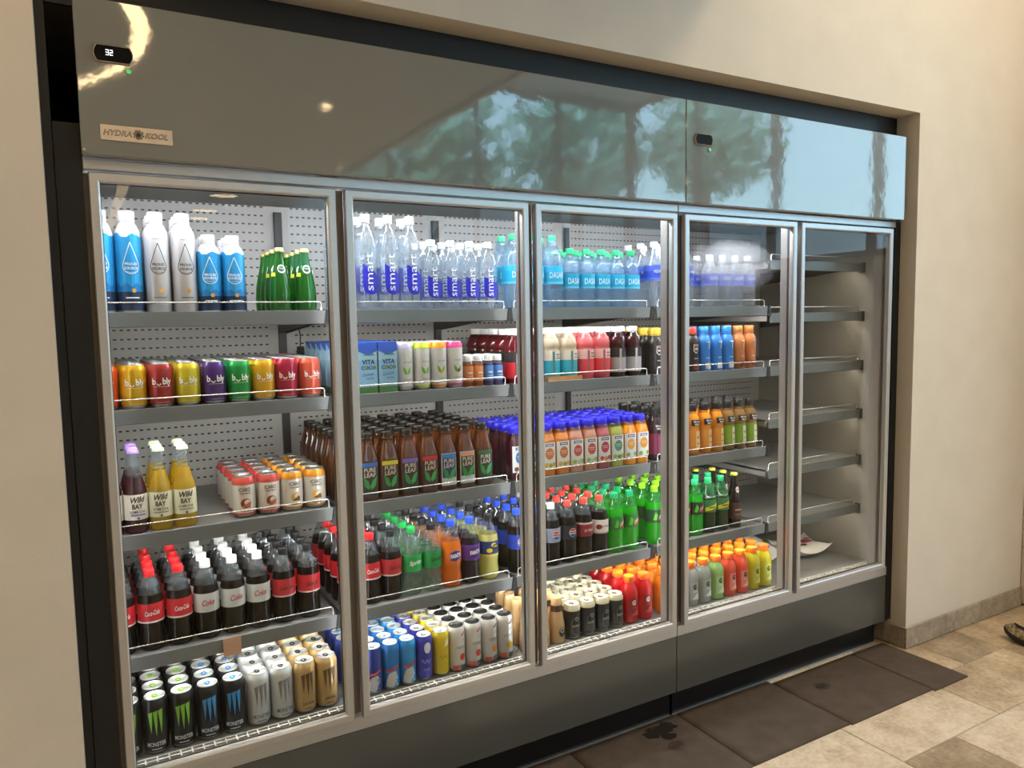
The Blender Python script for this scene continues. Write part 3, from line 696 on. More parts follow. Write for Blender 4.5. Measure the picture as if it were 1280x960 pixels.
def art_ic(c1, c2):
    def f(P, r, h):
        P.text('ICARO', 0.69 * h, 0.0115, 0.034, '#33302f'); P.text('YERBA MATE', 0.60 * h, 0.005, 0.033, '#5d5552')
        P.disc(0.002, 0.36 * h, 0.0155, c1, 0.014); P.disc(0.006, 0.385 * h, 0.009, '#efe6d8', 0.008); P.poly([(-0.012, 0.28 * h), (0.016, 0.26 * h), (0.012, 0.40 * h), (0.002, 0.34 * h)], c2)
        P.rect(-0.014, 0.018, 0.165 * h, 0.20 * h, c2)
    return f
icR = can('drink_can', 0.033, 0.122, [(0.13, '#d8504a'), (0.80, '#ece4da'), (1, '#e0564f')], art=art_ic('#8a3c28', '#c4643c'))
icY = can('drink_can', 0.033, 0.122, [(0.13, '#eda23a'), (0.80, '#ece6dc'), (1, '#f0a437')], art=art_ic('#e9b43c', '#6a4a28'))
block(icR, 'white yerba mate can with red bands', 'can', 'yerba mate cans', [0.355, 0.425], S3, 5, 0.068, 0.213)
block(icY, 'white yerba mate can with orange bands', 'can', 'yerba mate cans', [0.494, 0.564], S3, 5, 0.068, 0.213)
# -- cola bottles (bay 1, fourth shelf and bay 2)
SODA = [(0.55, 0), (0.86, 0.01), (0.98, 0.05), (1, 0.11), (0.93, 0.22), (0.92, 0.28), (0.985, 0.35), (0.985, 0.60), (0.97, 0.63), (0.86, 0.72), (0.62, 0.815), (0.42, 0.885), (0.38, 0.91), (0.38, 0.925)]
RC, WC, KC, GC, BC = plastic('#d8232a'), plastic('#ececec'), plastic('#17151a'), plastic('#1fa84e'), plastic('#2a52d8')
def soda(liq, air, cap, lab, art, r=0.0350, h=0.226, level=0.70, z=(0.36, 0.60), shape=SODA): return bottle('soda_bottle', r, h, shape, liq, level, air, cap, 0.0145, h * 0.075, (z[0], z[1], lab), art)
def script(t, col, w=0.040, hh=0.014, v=0.485, b=0.02, sh=0.3, u=0.002, rise=0.08):
    return lambda P, r, h: P.text(t, v * h, hh, w, col, u, b, sh, rise=rise)
cokeR = soda(COLA, AIR, RC, [(0.38, '#e9dcd4'), (1, '#c3202a')], script('Coca-Cola', '#f5efe9'))
cokeD = soda(COLA, AIR, WC, [(1, '#c5c9c6')], script('Coke', '#c0303a', 0.036, 0.018))
cokeZ = soda(COLA, AIR, KC, [(0.38, '#d8b9b2'), (1, '#b8252c')], script('Coca-Cola', '#2c1214'))
block(cokeR, 'cola bottle with red cap and red label, first door', 'bottle', 'soda bottles', [0.0180, 0.0910, 0.1640], S4, 5, 0.0745, 0.2125)
block(cokeD, 'cola bottle with white cap and silver label, first door', 'bottle', 'soda bottles', [0.2370, 0.3100, 0.3830], S4, 5, 0.0745, 0.2125)
block(cokeZ, 'cola bottle with black cap and red label, first door', 'bottle', 'soda bottles', [0.4580, 0.5330], S4, 5, 0.0745, 0.2125)
# -- energy cans on the deck (bay 1)
def claws(P, col, v0, v1, w=0.0100):
    for u, a, b in ((-0.013, v0 + 0.008, v1 - 0.003), (0.0, v0 - 0.002, v1), (0.013, v0 + 0.005, v1 + 0.002)):
        P.poly([(u - w * 0.62, b), (u + w * 0.55, b + 0.004), (u + w * 0.42, a + (b - a) * 0.55), (u + w * 0.25, a + (b - a) * 0.30), (u + w * 0.1, a), (u - w * 0.15, a + (b - a) * 0.35), (u - w * 0.3, a + (b - a) * 0.6)], col, 8)
def art_mon(col, txt, tcol): return lambda P, r, h: (claws(P, col, 0.34 * h, 0.78 * h), P.text(txt, 0.20 * h, 0.012, 0.050 if len(txt) > 5 else 0.034, tcol, 0, 0.02), P.bar(0.115 * h, 0.004, 0.026, tcol, 0))
MONS = [('black tall can with green claw marks', '#17181a', art_mon('#7fb83a', 'MONSTER', '#d8d8d4'), '#8cc63c', [0.0145, 0.0820, 0.1500]), ('black tall can with blue claw marks', '#17181c', art_mon('#3a8fd0', 'MONSTER', '#cfd6dc'), '#3f8fd4', [0.2185, 0.2870]),
        ('white tall can with grey claw marks', '#d3d5d6', art_mon('#7f8488', 'MONSTER', '#6d7276'), '#2b2b2d', [0.3555, 0.4235]), ('tan tall can with brown claw marks', '#c9a970', art_mon('#5d4426', 'JAVA', '#5d4426'), '#2b2520', [0.4915, 0.5590])]
for nm, c, art, tab, xs in MONS: block(can('energy_drink_can', 0.0328, 0.157, [(1, c)], pm('#d8d8d4', 0.3, 0.7), tab, art), nm, 'can', 'tall energy drink cans', xs, DK, 5, 0.0675, 0.145, art_rows=1)
# -- clear water bottles (bay 2, top shelf)
SMT = [(0.75, 0), (0.96, 0.015), (1, 0.05), (1, 0.60), (0.97, 0.66), (0.88, 0.74), (0.68, 0.83), (0.44, 0.89), (0.40, 0.91), (0.40, 0.93)]
def art_smt(sc_):
    def f(P, r, h):
        z0, z1 = (0.17, 0.44); pts = []
        for i in range(17):
            a = PI + PI * i / 16; pts.append((0.027 * math.cos(a), z0 * h + 0.024 * sc_ + 0.024 * sc_ * math.sin(a)))
        pts += [(0.027, 0.36 * h), (0.015, 0.40 * h), (-0.010, 0.46 * h), (-0.027, 0.49 * h)]
        P.poly(pts, '#1a1fb4', 16); P.text('smart', 0.405 * h, 0.020, 0.098 * sc_, '#eef2fb', -0.004, 0.0, vert=True)
        P.rect(0.045, 0.065, 0.10 * h, 0.45 * h, '#2a2fb0'); P.text('smartwater', 0.30 * h, 0.010, 0.08 * sc_, '#eef2fb', 0.055, 0.0, vert=True)
    return f
smtL = bottle('water_bottle', 0.0355, 0.300, SMT, WATER, 0.80, AIR, WC, 0.0145, 0.021, art=art_smt(1.18))
smtS = bottle('water_bottle', 0.0335, 0.228, SMT, WATER, 0.80, AIR, WC, 0.0145, 0.017, art=art_smt(0.94))
block(smtL, 'tall clear water bottle with dark blue patch', 'bottle', 'clear water bottles', [0.680, 0.754, 0.828, 0.902], S1, 2, 0.075, 0.2125)
block(smtS, 'short clear water bottle with dark blue patch', 'bottle', 'clear water bottles', [0.974, 1.044, 1.114, 1.184], S1, 3, 0.071, 0.2105)
# -- coconut water cartons, slim cans, small juice shots (bay 2, second shelf)
def carton():
    a, h = 0.0305, 0.160; P = Print([(a, 0), (a, h)], 16.0)
    W, B, S_ = ink('#cfe3ee'), ink('#2350b0'), ink('#8fc0de')
    m = MB(); q = lambda z, k=1.0: [(-a * k, -a * 0.9 * k, z), (a * k, -a * 0.9 * k, z), (a * k, a * 0.9 * k, z), (-a * k, a * 0.9 * k, z)]
    m.rings([q(0), q(0.022), q(0.105), q(0.138), q(h, 0.999)], [ink('#4c7a3c'), S_, ink('#a8d2e8'), ink('#7db9e0')], True, True)
    pr = Proto('coconut_water_carton', m.mesh('coconut_water_carton'))
    pr.part('flap', MB().rings([[(-a * 1.0, -a * 0.92, h - 0.026), (0, -a * 0.96, h - 0.040), (a * 1.0, -a * 0.92, h - 0.026), (a, -a * 0.9, h + 0.001), (-a, -a * 0.9, h + 0.001)], [(-a, a * 0.9, h), (0, a * 0.9, h), (a, a * 0.9, h), (a, a * 0.9, h + 0.0015), (-a, a * 0.9, h + 0.0015)]], ink('#2a52b4'), True, True))
    class F(Print):
        def pos(s, u, v): return (u, -a * 0.9 - s.off, v)
    f = F([(1, 0), (1, 1)]); f.text('VITA', 0.100, 0.015, 0.042, '#16306e', 0.002, 0.03); f.text('COCO', 0.082, 0.012, 0.048, '#16306e', 0.002, 0.03)
    f.text('Coconut', 0.062, 0.010, 0.036, '#1d4f8c', 0, 0.0, 0.3, rise=0.12); f.text('WATER', 0.048, 0.006, 0.024, '#1d4f8c', 0.006, 0.0)
    for s_ in (-1, 0.2, 1): f.poly([(0.006, 0.118), (0.006 + 0.011 * s_ - 0.003, 0.128), (0.006 + 0.019 * s_, 0.119), (0.006 + 0.010 * s_, 0.122)], '#3f8a3a', 6)
    f.disc(-0.006, 0.082, 0.0045, '#7fae46'); f.disc(0.019, 0.082, 0.0045, '#7fae46')
    return pr.part('lettering', f)
block(carton(), 'blue coconut water carton', 'carton', 'coconut water cartons', [0.668, 0.7345, 0.801], S2, 6, 0.062, 0.200, turn=0.0)
def leafpair(P, v, s_, col, c2):
    for q in (-1, 1): P.poly([(0.001 * q, v - 0.014 * s_), (0.011 * q * s_, v - 0.006 * s_), (0.0145 * q * s_, v + 0.014 * s_), (0.005 * q * s_, v + 0.006 * s_), (0.0005 * q, v - 0.006 * s_)], col if q < 0 else c2, 8)
def art_zen(fr): 
    def f(P, r, h):
        P.text('zenjoy', 0.60 * h, 0.010, 0.031, '#8b8c90', 0.004, 0.0); leafpair(P, 0.42 * h, 1.0, '#5fa83c', '#86bf52')
        if fr: P.disc(0.002, 0.385 * h, 0.006, fr)
        P.bar(0.24 * h, 0.004, 0.026, '#9a9a9c', 0.002); P.rect(-0.014, 0.018, 0.18 * h, 0.187 * h, '#a9a9aa')
    return f
for (c, nm, fr), x in zip((('#b7b4cf', 'lavender', None), ('#c3d53a', 'lime green', None), ('#ef9a30', 'orange', '#d9a520'), ('#e0468f', 'pink', '#8a5a2c')), (0.866, 0.927, 0.9865, 1.0455)):
    block(can('slim_can', 0.0290, 0.156, [(0.115, c), (0.865, '#d9d9d8'), (1, c)], pm('#dcdcd8', 0.3, 0.7), ALU, art_zen(fr)), 'slim silver tea can with %s bands' % nm, 'can', 'slim tea cans', [x], S2, 4, 0.0595, 0.203)
SHOT = [(0.85, 0), (1, 0.03), (1, 0.70), (0.9, 0.76), (0.62, 0.82), (0.62, 0.84)]
for c, l, nm, xs in (('#c96a2a', '#d98a50', 'orange', [1.0935, 1.1305]), ('#6a5a8a', '#4a7fc4', 'blue', [1.1705, 1.2075])):
    block(bottle('juice_shot', 0.0178, 0.106, SHOT, clear(c, 0.7), 0.74, AIR, WC, 0.0135, 0.017, (0.18, 0.66, [(1, l)]), lambda P, r, h: (P.rect(-0.009, 0.009, 0.42 * h, 0.47 * h, '#e9d9c8'), P.rect(-0.009, 0.009, 0.33 * h, 0.345 * h, '#e9d9c8'))),
          'small %s juice shot with white cap' % nm, 'bottle', 'small juice shots', xs, S2, 3, 0.038, 0.196, art_rows=1)
# -- iced tea bottles (bay 2, third shelf)
TEA = [(0.92, 0), (1, 0.02), (1, 0.575), (0.97, 0.61), (0.66, 0.77), (0.58, 0.83), (0.56, 0.90), (0.56, 0.925)]
TEAL = clear('#7a3e12', 0.66, 'iced_tea', 0.05, 1.5, '#b8651f')
def art_tea(top, bg, bar=None):
    def f(P, r, h):
        if bar: P.rect(-0.027, 0.027, 0.08 * h, 0.58 * h, '#c9d2d4'); P.rect(-0.0245, 0.0245, 0.20 * h, 0.57 * h, bg)
        else: P.rect(-0.027, 0.027, 0.06 * h, 0.56 * h, bg)
        P.rect(-0.0265, 0.0265, 0.505 * h, 0.568 * h, top)
        P.text('PURE', 0.462 * h, 0.0135, 0.038, '#d8c8b4'); P.text('LEAF', 0.388 * h, 0.0135, 0.038, '#d8c8b4'); leafpair(P, 0.265 * h, 1.55, '#2f8a3c', '#3fa24a')
        P.rect(-0.013, 0.014, 0.12 * h, 0.128 * h, '#bdb2a4')
    return f
TEAS = [('blue', '#3a62a8', '#34302e', None), ('bright blue', '#3566b0', '#34302e', None), ('yellow', '#d2c52c', '#3a2a20', None), ('violet', '#7a64b4', '#2c2a2c', None), ('red', '#c8262c', '#3a2018', None), ('white-edged blue', '#2d7ac4', '#1c3a6a', 1), ('white-edged peach', '#d59a7a', '#2e3a24', 1), ('dark green', '#2c5c34', '#1f3324', None)]
for i, (nm, t, bg, bar) in enumerate(TEAS):
    block(bottle('tea_bottle', 0.0325, 0.216, TEA, TEAL, 0.86, clear('#a06a3a', 0.2, tint='#d8b48a'), pm('#2a2522', 0.3, 0.5), 0.0200, 0.016, None, art_tea(t, bg, bar), n=5.0, seg=24), 'square iced tea bottle with %s label stripe' % nm, 'bottle', 'iced tea bottles', [0.6605 + 0.0688 * i], S3, 7, 0.0675, 0.2055, art_rows=1)
# -- sodas (bay 2, fourth shelf)
def splash(*a): return lambda P, r, h: [q(P, r, h) for q in a]
SPR = clear('#dfeee6', 0.16, 'clear_soda', 0.04, 1.42, '#e6f4ec')
def art_fanta(bg): return lambda P, r, h: (P.poly([(-0.020, 0.42 * h), (0.002, 0.40 * h), (0.026, 0.45 * h), (0.022, 0.53 * h), (0, 0.565 * h), (-0.02, 0.53 * h)], bg), P.text('FANTA', 0.485 * h, 0.015, 0.042, '#f4f1ea', 0.003, 0.04, rise=0.10))
SOD2 = [('cola bottle with red cap and red label, second door', cokeR, [0.660, 0.7315]), ('cola bottle with black cap and red label, second door', cokeZ, [0.803]),
    ('clear lemon-lime soda bottle with green cap', soda(SPR, AIR, GC, [(1, '#20a04c')], script('Sprite', '#f3f7f2', 0.044, 0.019, sh=0.2)), [0.8755]),
    ('clear lemon-lime soda bottle with black cap', soda(SPR, AIR, KC, [(1, '#1f8f46')], script('Sprite', '#10301c', 0.044, 0.019, sh=0.2)), [0.948]),
    ('orange soda bottle with blue cap', soda(clear('#ff8a1c', 0.88, tint='#ffb050'), AIR, BC, [(1, '#f0781a')], art_fanta('#2c3c9c')), [1.0205]),
    ('purple grape soda bottle with blue cap', soda(clear('#1e0f26', 0.92), AIR, BC, [(1, '#5b2f8c')], art_fanta('#3a2270')), [1.093]),
    ('pale yellow lemonade bottle with black cap', soda(clear('#eeea8c', 0.80, tint='#f0ec9a'), AIR, KC, [(0.40, '#e8d060'), (1, '#1e3a78')], lambda P, r, h: (P.disc(-0.012, 0.46 * h, 0.011, '#e9d338', 0.008), P.disc(0.004, 0.545 * h, 0.010, '#e9d338', 0.007), P.rect(0.0, 0.024, 0.46 * h, 0.55 * h, '#2a2a20'), P.bar(0.52 * h, 0.006, 0.018, '#e9d338', 0.012))), [1.1655])]
for nm, pr, xs in SOD2: block(pr, nm, 'bottle', 'soda bottles', xs, S4, 5, 0.0745, 0.2125, art_rows=2)
# -- energy and fitness cans (bay 2, deck)
def art_rb(hi):
    def f(P, r, h):
        P.poly([(-0.026, 0.10 * h), (0.002, 0.06 * h), (0.014, 0.30 * h), (0.008, 0.42 * h), (-0.014, 0.38 * h), (-0.024, 0.22 * h)], '#c9c4bc'); P.poly([(-0.026, 0.40 * h), (0.0, 0.43 * h), (0.022, 0.50 * h), (0.018, 0.54 * h), (-0.006, 0.47 * h), (-0.026, 0.45 * h)], '#c44a3c')
        for k in range(4): P.disc(0.012 - 0.004 * (k % 2), (0.12 + 0.065 * k) * h, 0.004, hi)
    return f
ENER = [('dark blue energy can with silver and red print', '#22398c', art_rb('#5a7ac8'), [0.650, 0.7075]), ('mid blue energy can with silver and red print', '#2a78c0', art_rb('#9cc8ee'), [0.765]), ('sky blue energy can with silver and red print', '#2f8fd2', art_rb('#9cd8f4'), [0.8225]),
        ('indigo can with white brush print', '#3a3aa0', lambda P, r, h: (P.disc(0.004, 0.74 * h, 0.012, '#d9d8e2', 0.018), P.line([(-0.016 + 0.004 * i, (0.44 + 0.05 * math.sin(i * 1.9)) * h) for i in range(9)], 0.005, '#7676c8'), P.line([(-0.012 + 0.003 * i, (0.26 + 0.04 * math.sin(i * 2.3)) * h) for i in range(9)], 0.004, '#6a6ac0')), [0.881]),
        ('yellow can with pale brush print', '#e0c42a', lambda P, r, h: (P.poly([(0.0, 0.66 * h), (0.02, 0.70 * h), (0.022, 0.86 * h), (0.008, 0.82 * h)], '#efe6b0'), P.line([(-0.016 + 0.004 * i, (0.44 + 0.05 * math.sin(i * 1.9)) * h) for i in range(9)], 0.005, '#c9a81c')), [0.9395])]
for nm, c, art, xs in ENER: block(can('energy_drink_can', 0.0283, 0.150, [(1, c)], pm('#dedcd6', 0.3, 0.6), '#9fc4e4' if 'blue' in nm else ALU, art), nm, 'can', 'slim energy cans', xs, DK, 5, 0.0585, 0.140, art_rows=1)
def art_cel(fr, acc): return lambda P, r, h: (P.text('CELSIUS', 0.545 * h, 0.0085, 0.034, '#4b4f52', 0.003, 0.0), P.line([(0.004, 0.80 * h), (0.020, 0.88 * h)], 0.005, acc), P.poly([(0.002, 0.66 * h), (0.016, 0.69 * h), (0.014, 0.74 * h)], '#a9c4d0', 6),
    P.disc(0.008, 0.33 * h, 0.0105, fr, 0.012), P.rect(-0.028, -0.004, 0.045 * h, 0.155 * h, '#d05a4c'), P.rect(0.0, 0.04, 0.045 * h, 0.155 * h, '#55585a'))
for (fr, acc, nm), x in zip((('#d0383a', '#c4504c', 'red berry'), ('#cf4030', '#c4504c', 'watermelon'), ('#e0902c', '#6a5040', 'orange slice'), ('#d8a82c', '#8a4a40', 'peach slice')), (0.999, 1.0605, 1.122, 1.1835)):
    block(can('slim_can', 0.0293, 0.155, [(1, '#e2dfda')], pm('#1b1a1a', 0.35, 0.3), pm('#2a2928', 0.4), art_cel(fr, acc)), 'white slim can with black lid and %s print' % nm, 'can', 'slim fitness cans', [x], DK, 5, 0.0605, 0.141, art_rows=1)
# -- water (bays 3 and 4, top shelf)
DAS = [(0.7, 0), (0.95, 0.015), (1, 0.05), (0.96, 0.10), (1, 0.15), (0.96, 0.20), (1, 0.25), (1, 0.33), (1, 0.58), (0.98, 0.62), (0.86, 0.72), (0.62, 0.82), (0.42, 0.895), (0.40, 0.93)]
def dasani(r, h): return bottle('water_bottle', r, h, DAS, WATERB, 0.82, clear('#b9d8ef', 0.14, tint='#cfe6f6'), plastic('#22b070'), 0.0145, h * 0.07, (0.34, 0.58, [(0.37, '#5cc4e4'), (1, '#19a8d4')]), script('DASANI', '#eaf8fc', 0.062, 0.021, 0.46, 0.0, 0.0, 0.004, 0.0))
block(dasani(0.0395, 0.262), 'tall blue-tinted water bottle with teal label', 'bottle', 'blue tinted water bottles', [1.288, 1.3685, 1.449], S1, 2, 0.081, 0.2165)
block(dasani(0.0335, 0.218), 'short blue-tinted water bottle with teal label', 'bottle', 'blue tinted water bottles', [1.5235, 1.593, 1.663, 1.733, 1.803], S1, 3, 0.070, 0.2105)
def aqua(r, h): return bottle('water_bottle', r, h, DAS, WATER, 0.84, AIR, WC, 0.0145, h * 0.065, (0.42, 0.64, [(0.455, '#4a68c8'), (1, '#2340a8')]), script('AQUAFINA', '#eef2fb', 0.052, 0.0135, 0.545, 0.0, 0.1, 0.002, 0.0))
block(aqua(0.0385, 0.258), 'tall clear water bottle with blue label', 'bottle', 'clear blue label water bottles', [1.921, 2.0, 2.079], S1, 3, 0.079, 0.2155)
block(aqua(0.0345, 0.215), 'short clear water bottle with blue label', 'bottle', 'clear blue label water bottles', [2.2125, 2.285, 2.3575, 2.43], S1, 2, 0.074, 0.2115)
# -- vitamin drinks and protein shakes (bays 3 and 4, second shelf)
VIT = [(0.88, 0), (1, 0.03), (1, 0.58), (0.96, 0.60), (0.96, 0.62), (1, 0.64), (0.98, 0.70), (0.86, 0.79), (0.62, 0.86), (0.58, 0.885)]
def vit(liq, up_, lo, strip, dens=0.7, tx='#3a3440'):
    def art(P, r, h):
        P.rect(-0.012, -0.003, 0.12 * h, 0.56 * h, strip); P.text('vitaminwater', 0.34 * h, 0.006, 0.42 * h, tx, -0.0075, 0.0, vert=True)
        P.bar(0.50 * h, 0.006, 0.018, '#3a3a40', 0.012); P.rect(0.003, 0.026, 0.425 * h, 0.44 * h, '#3a3a40'); P.rect(0.004, 0.022, 0.46 * h, 0.468 * h, '#6a6a70')
    return bottle('vitamin_drink_bottle', 0.0355, 0.192, VIT, clear(liq, dens), 0.80, clear(liq, dens * 0.55), WC, 0.0198, 0.020, (0.10, 0.575, [(0.39, lo), (1, up_)]), art)
VITS = [('dark red vitamin drink with red and black label', ('#8c1424', '#1d1a1c', '#cf2030', '#2a1a1c'), [1.2835]), ('dark red vitamin drink with magenta label', ('#7a1430', '#b89ab0', '#b04a90', '#7a3a70'), [1.3585]), ('pale cream vitamin drink with teal label', ('#f6ead2', '#e0dacc', '#28b4d0', '#6a9aa4'), [1.4335, 1.5085]),
        ('pink vitamin drink with pink label', ('#ff8a92', '#f0c4c0', '#f04a56', '#c46a6c'), [1.5835, 1.6585]), ('dark plum vitamin drink with grey label', ('#4a0f22', '#1f1a1e', '#a9a6a8', '#d5d2d2'), [1.7335, 1.8085])]
for nm, a, xs in VITS: block(vit(*a, tx='#e9e4e2' if 'red' in nm else '#3a3440'), nm, 'bottle', 'vitamin drinks', xs, S2, 5, 0.073, 0.2115, art_rows=1)
tr_ = add('cardboard_tray', MB().rings([[(1.396, YS + 0.017, S2), (1.545, YS + 0.017, S2), (1.545, YS + 0.0185, S2 + 0.018), (1.396, YS + 0.0185, S2 + 0.018)], [(1.396, YS + 0.0185, S2), (1.545, YS + 0.0185, S2), (1.545, YS + 0.020, S2 + 0.018), (1.396, YS + 0.020, S2 + 0.018)]], noisy('cardboard', '#c08a52', '#cb965e', 40, 0.8), True, True))
tag(tr_, 'low brown cardboard edge in front of the cream vitamin drinks', 'cardboard')
MUS = [(0.9, 0), (1, 0.02), (0.97, 0.20), (0.93, 0.42), (0.97, 0.58), (0.99, 0.66), (0.90, 0.73), (0.70, 0.79), (0.64, 0.81), (0.64, 0.86)]
def mus(body, cap, low, badge):
    def art(P, r, h):
        if badge:
            P.poly([(-0.013, 0.62 * h), (0.013, 0.62 * h), (0.013, 0.47 * h), (0, 0.41 * h), (-0.013, 0.47 * h)], '#e8e6e2'); P.poly([(-0.0105, 0.575 * h), (0.0105, 0.575 * h), (0.0105, 0.475 * h), (0, 0.43 * h), (-0.0105, 0.475 * h)], '#26282e')
            P.text('MM', 0.515 * h, 0.010, 0.015, '#e8e6e2', 0, 0.04); P.rect(-0.0115, 0.0115, 0.585 * h, 0.61 * h, '#c43a34')
        else: P.line([(0.004, 0.50 * h), (0.004, 0.64 * h)], 0.004, '#e6e2dc'); P.bar(0.66 * h, 0.008, 0.022, '#e6e2dc', 0.002)
        P.rect(-0.015, 0.018, 0.05 * h, 0.19 * h, low); P.bar(0.30 * h, 0.005, 0.022, '#d6d2cc', 0)
    b = plastic(body); return bottle('protein_shake', 0.0312, 0.180, MUS, b, 1.0, b, plastic(cap), 0.0200, 0.026, art=art)
block(mus('#211d1c', '#d9b13a', '#4a4644', True), 'black protein shake with yellow cap', 'bottle', 'protein shakes', [1.914, 1.979, 2.044], S2, 4, 0.065, 0.2065, art_rows=1)
block(mus('#221d1d', '#c8402e', '#7a2a28', True), 'black protein shake with red cap', 'bottle', 'protein shakes', [2.109], S2, 3, 0.065, 0.2065)
block(mus('#2a78cc', '#2f7fd0', '#c9d2da', False), 'bright blue protein shake', 'bottle', 'protein shakes', [2.174, 2.239, 2.304], S2, 3, 0.065, 0.2065)
block(mus('#b9703c', '#c47a44', '#7a3a24', False), 'orange-brown protein shake', 'bottle', 'protein shakes', [2.371, 2.437], S2, 3, 0.065, 0.2065)
# -- juices (bays 3 and 4, third shelf)
JUI = [(0.93, 0), (1, 0.02), (1, 0.67), (0.97, 0.70), (0.80, 0.81), (0.74, 0.845), (0.74, 0.875)]
def jui(liq, circ, fr1, fr2, green=False):
    def art(P, r, h):
        P.rect(-0.0275, 0.0275, 0.15 * h, 0.64 * h, '#e4e5e2'); P.rect(-0.016, 0.018, 0.565 * h, 0.615 * h, '#2a3a86'); P.bar(0.59 * h, 0.006, 0.026, '#e9eef6', 0.001)
        P.disc(0.001, 0.425 * h, 0.0185, circ, 0.021); P.rect(-0.012, 0.014, 0.445 * h, 0.455 * h, '#efe3d6'); P.rect(-0.010, 0.012, 0.41 * h, 0.418 * h, '#efe3d6')
        P.disc(-0.014, 0.215 * h, 0.009, fr1, 0.008); P.disc(0.004, 0.205 * h, 0.009, fr2, 0.007); P.disc(0.018, 0.22 * h, 0.007, fr1, 0.008)
    return bottle('juice_bottle', 0.0300, 0.190, JUI, pm(liq, 0.15, name='juice', coat=0.4), 0.80, clear(liq, 0.5), plastic('#2a26d8'), 0.0240, 0.0235, None, art, n=6.0, seg=24)
JUIS = [('deep purple', '#4a1424', '#3a78c0', '#7a3a20', '#4a7a3a', [1.2765, 1.3380]), ('carrot orange', '#d8802c', '#c8763c', '#d8a83c', '#9aa83c', [1.4000, 1.4620]), ('pale peach', '#c98a72', '#c8504a', '#9ab84c', '#c8d0c4', [1.5240, 1.5860]), ('rosy red', '#b05a5c', '#c03a50', '#c03a3a', '#d08a3a', [1.6480]), ('pale green', '#a9ac50', '#4a9a78', '#a8c050', '#5a9a48', [1.7100]), ('bright orange', '#e8961c', '#e0a020', '#7aa83c', '#e4e5e2', [1.7720, 1.8340])]
for nm, l, c, f1, f2, xs in JUIS: block(jui(l, c, f1, f2), 'square %s juice bottle with flat blue cap' % nm, 'bottle', 'blue capped juices', xs, S3, 5, 0.0615, 0.2035, art_rows=1)
MIN = [(0.85, 0), (1, 0.03), (0.97, 0.12), (1, 0.18), (0.94, 0.40), (0.94, 0.50), (1, 0.58), (1, 0.66), (0.86, 0.74), (0.60, 0.82), (0.56, 0.85), (0.56, 0.87)]
def mmd(liq, lab, low, dens=0.92):
    def art(P, r, h):
        P.rect(-0.024, 0.024, 0.575 * h, 0.69 * h, '#17181a'); P.text('Minute', 0.655 * h, 0.008, 0.030, '#e6e2da', 0.001, 0.02); P.text('Maid', 0.605 * h, 0.008, 0.022, '#e6e2da', 0.001, 0.02)
        P.rect(-0.004, 0.026, 0.13 * h, 0.47 * h, low); P.line([(0.0, 0.36 * h), (0.010, 0.33 * h), (0.018, 0.37 * h), (0.022, 0.42 * h)], 0.004, '#8a4a2a'); P.rect(0.0, 0.022, 0.22 * h, 0.235 * h, '#8a6a4a')
    return bottle('juice_drink_bottle', 0.0318, 0.210, MIN, clear(liq, dens), 0.80, clear(liq, dens * 0.5), plastic('#1a1918'), 0.0188, 0.0265, (0.12, 0.51, [(1, lab)]), art)
block(mmd('#3a1422', '#7a2048', '#a04a70'), 'dark berry juice bottle with black cap', 'bottle', 'black capped juices', [1.9155, 1.9820], S3, 4, 0.066, 0.2065)
block(mmd('#ffac28', '#e09430', '#ecc48c'), 'orange juice bottle with black cap', 'bottle', 'black capped juices', [2.0485, 2.1145, 2.1805, 2.2465], S3, 3, 0.066, 0.2065)
block(mmd('#c89c58', '#8cb034', '#d6dcb0', 0.6), 'apple juice bottle with green label and black cap', 'bottle', 'black capped juices', [2.3125, 2.3785, 2.4445], S3, 3, 0.066, 0.2065)
# -- sodas (bays 3 and 4, fourth shelf)
SD2 = [(0.6, 0), (0.9, 0.01), (1, 0.05), (0.985, 0.12), (1, 0.2), (1, 0.38), (1, 0.62), (0.97, 0.66), (0.84, 0.75), (0.58, 0.84), (0.40, 0.895), (0.38, 0.925)]
def globe(P, r, h):
    v = 0.50 * h; R = 0.0165
    P.disc(0.004, v, R, '#ece9e6'); c = [(0.004 + R * 0.92 * math.cos(2 * PI * i / 32), v + R * 0.92 * math.sin(2 * PI * i / 32)) for i in range(32)]
    P.poly([p for p in c if p[1] > v + 0.0045], '#c8282e'); P.poly([p for p in c if p[1] < v - 0.0045], '#1f3f9c'); P.text('PEPSI', v, 0.0065, 0.028, '#16161c', 0.004, 0.05)
def dew(P, r, h):
    P.poly([(-0.004, 0.43 * h), (0.012, 0.42 * h), (0.027, 0.50 * h), (0.028, 0.58 * h), (0.010, 0.53 * h)], '#c23a2c'); P.text('DEW', 0.50 * h, 0.013, 0.026, '#efe9e2', 0.012, 0.03, 0.4, rise=0.35)
    P.poly([(-0.026, 0.44 * h), (-0.012, 0.43 * h), (-0.006, 0.52 * h), (-0.016, 0.58 * h), (-0.022, 0.50 * h)], '#5cc832'); P.rect(-0.06, -0.04, 0.45 * h, 0.57 * h, '#20502a')
DEWL = clear('#35d82a', 0.62, 'green_soda', 0.04, 1.5, '#8cf460'); DEWA = clear('#5fd070', 0.16, 'green_plastic', 0.04, 1.5, '#9ff09c')
S = lambda liq, air, cap, lab, art, level=0.74: soda(liq, air, cap, lab, art, 0.0350, 0.228, level, (0.385, 0.615), SD2)
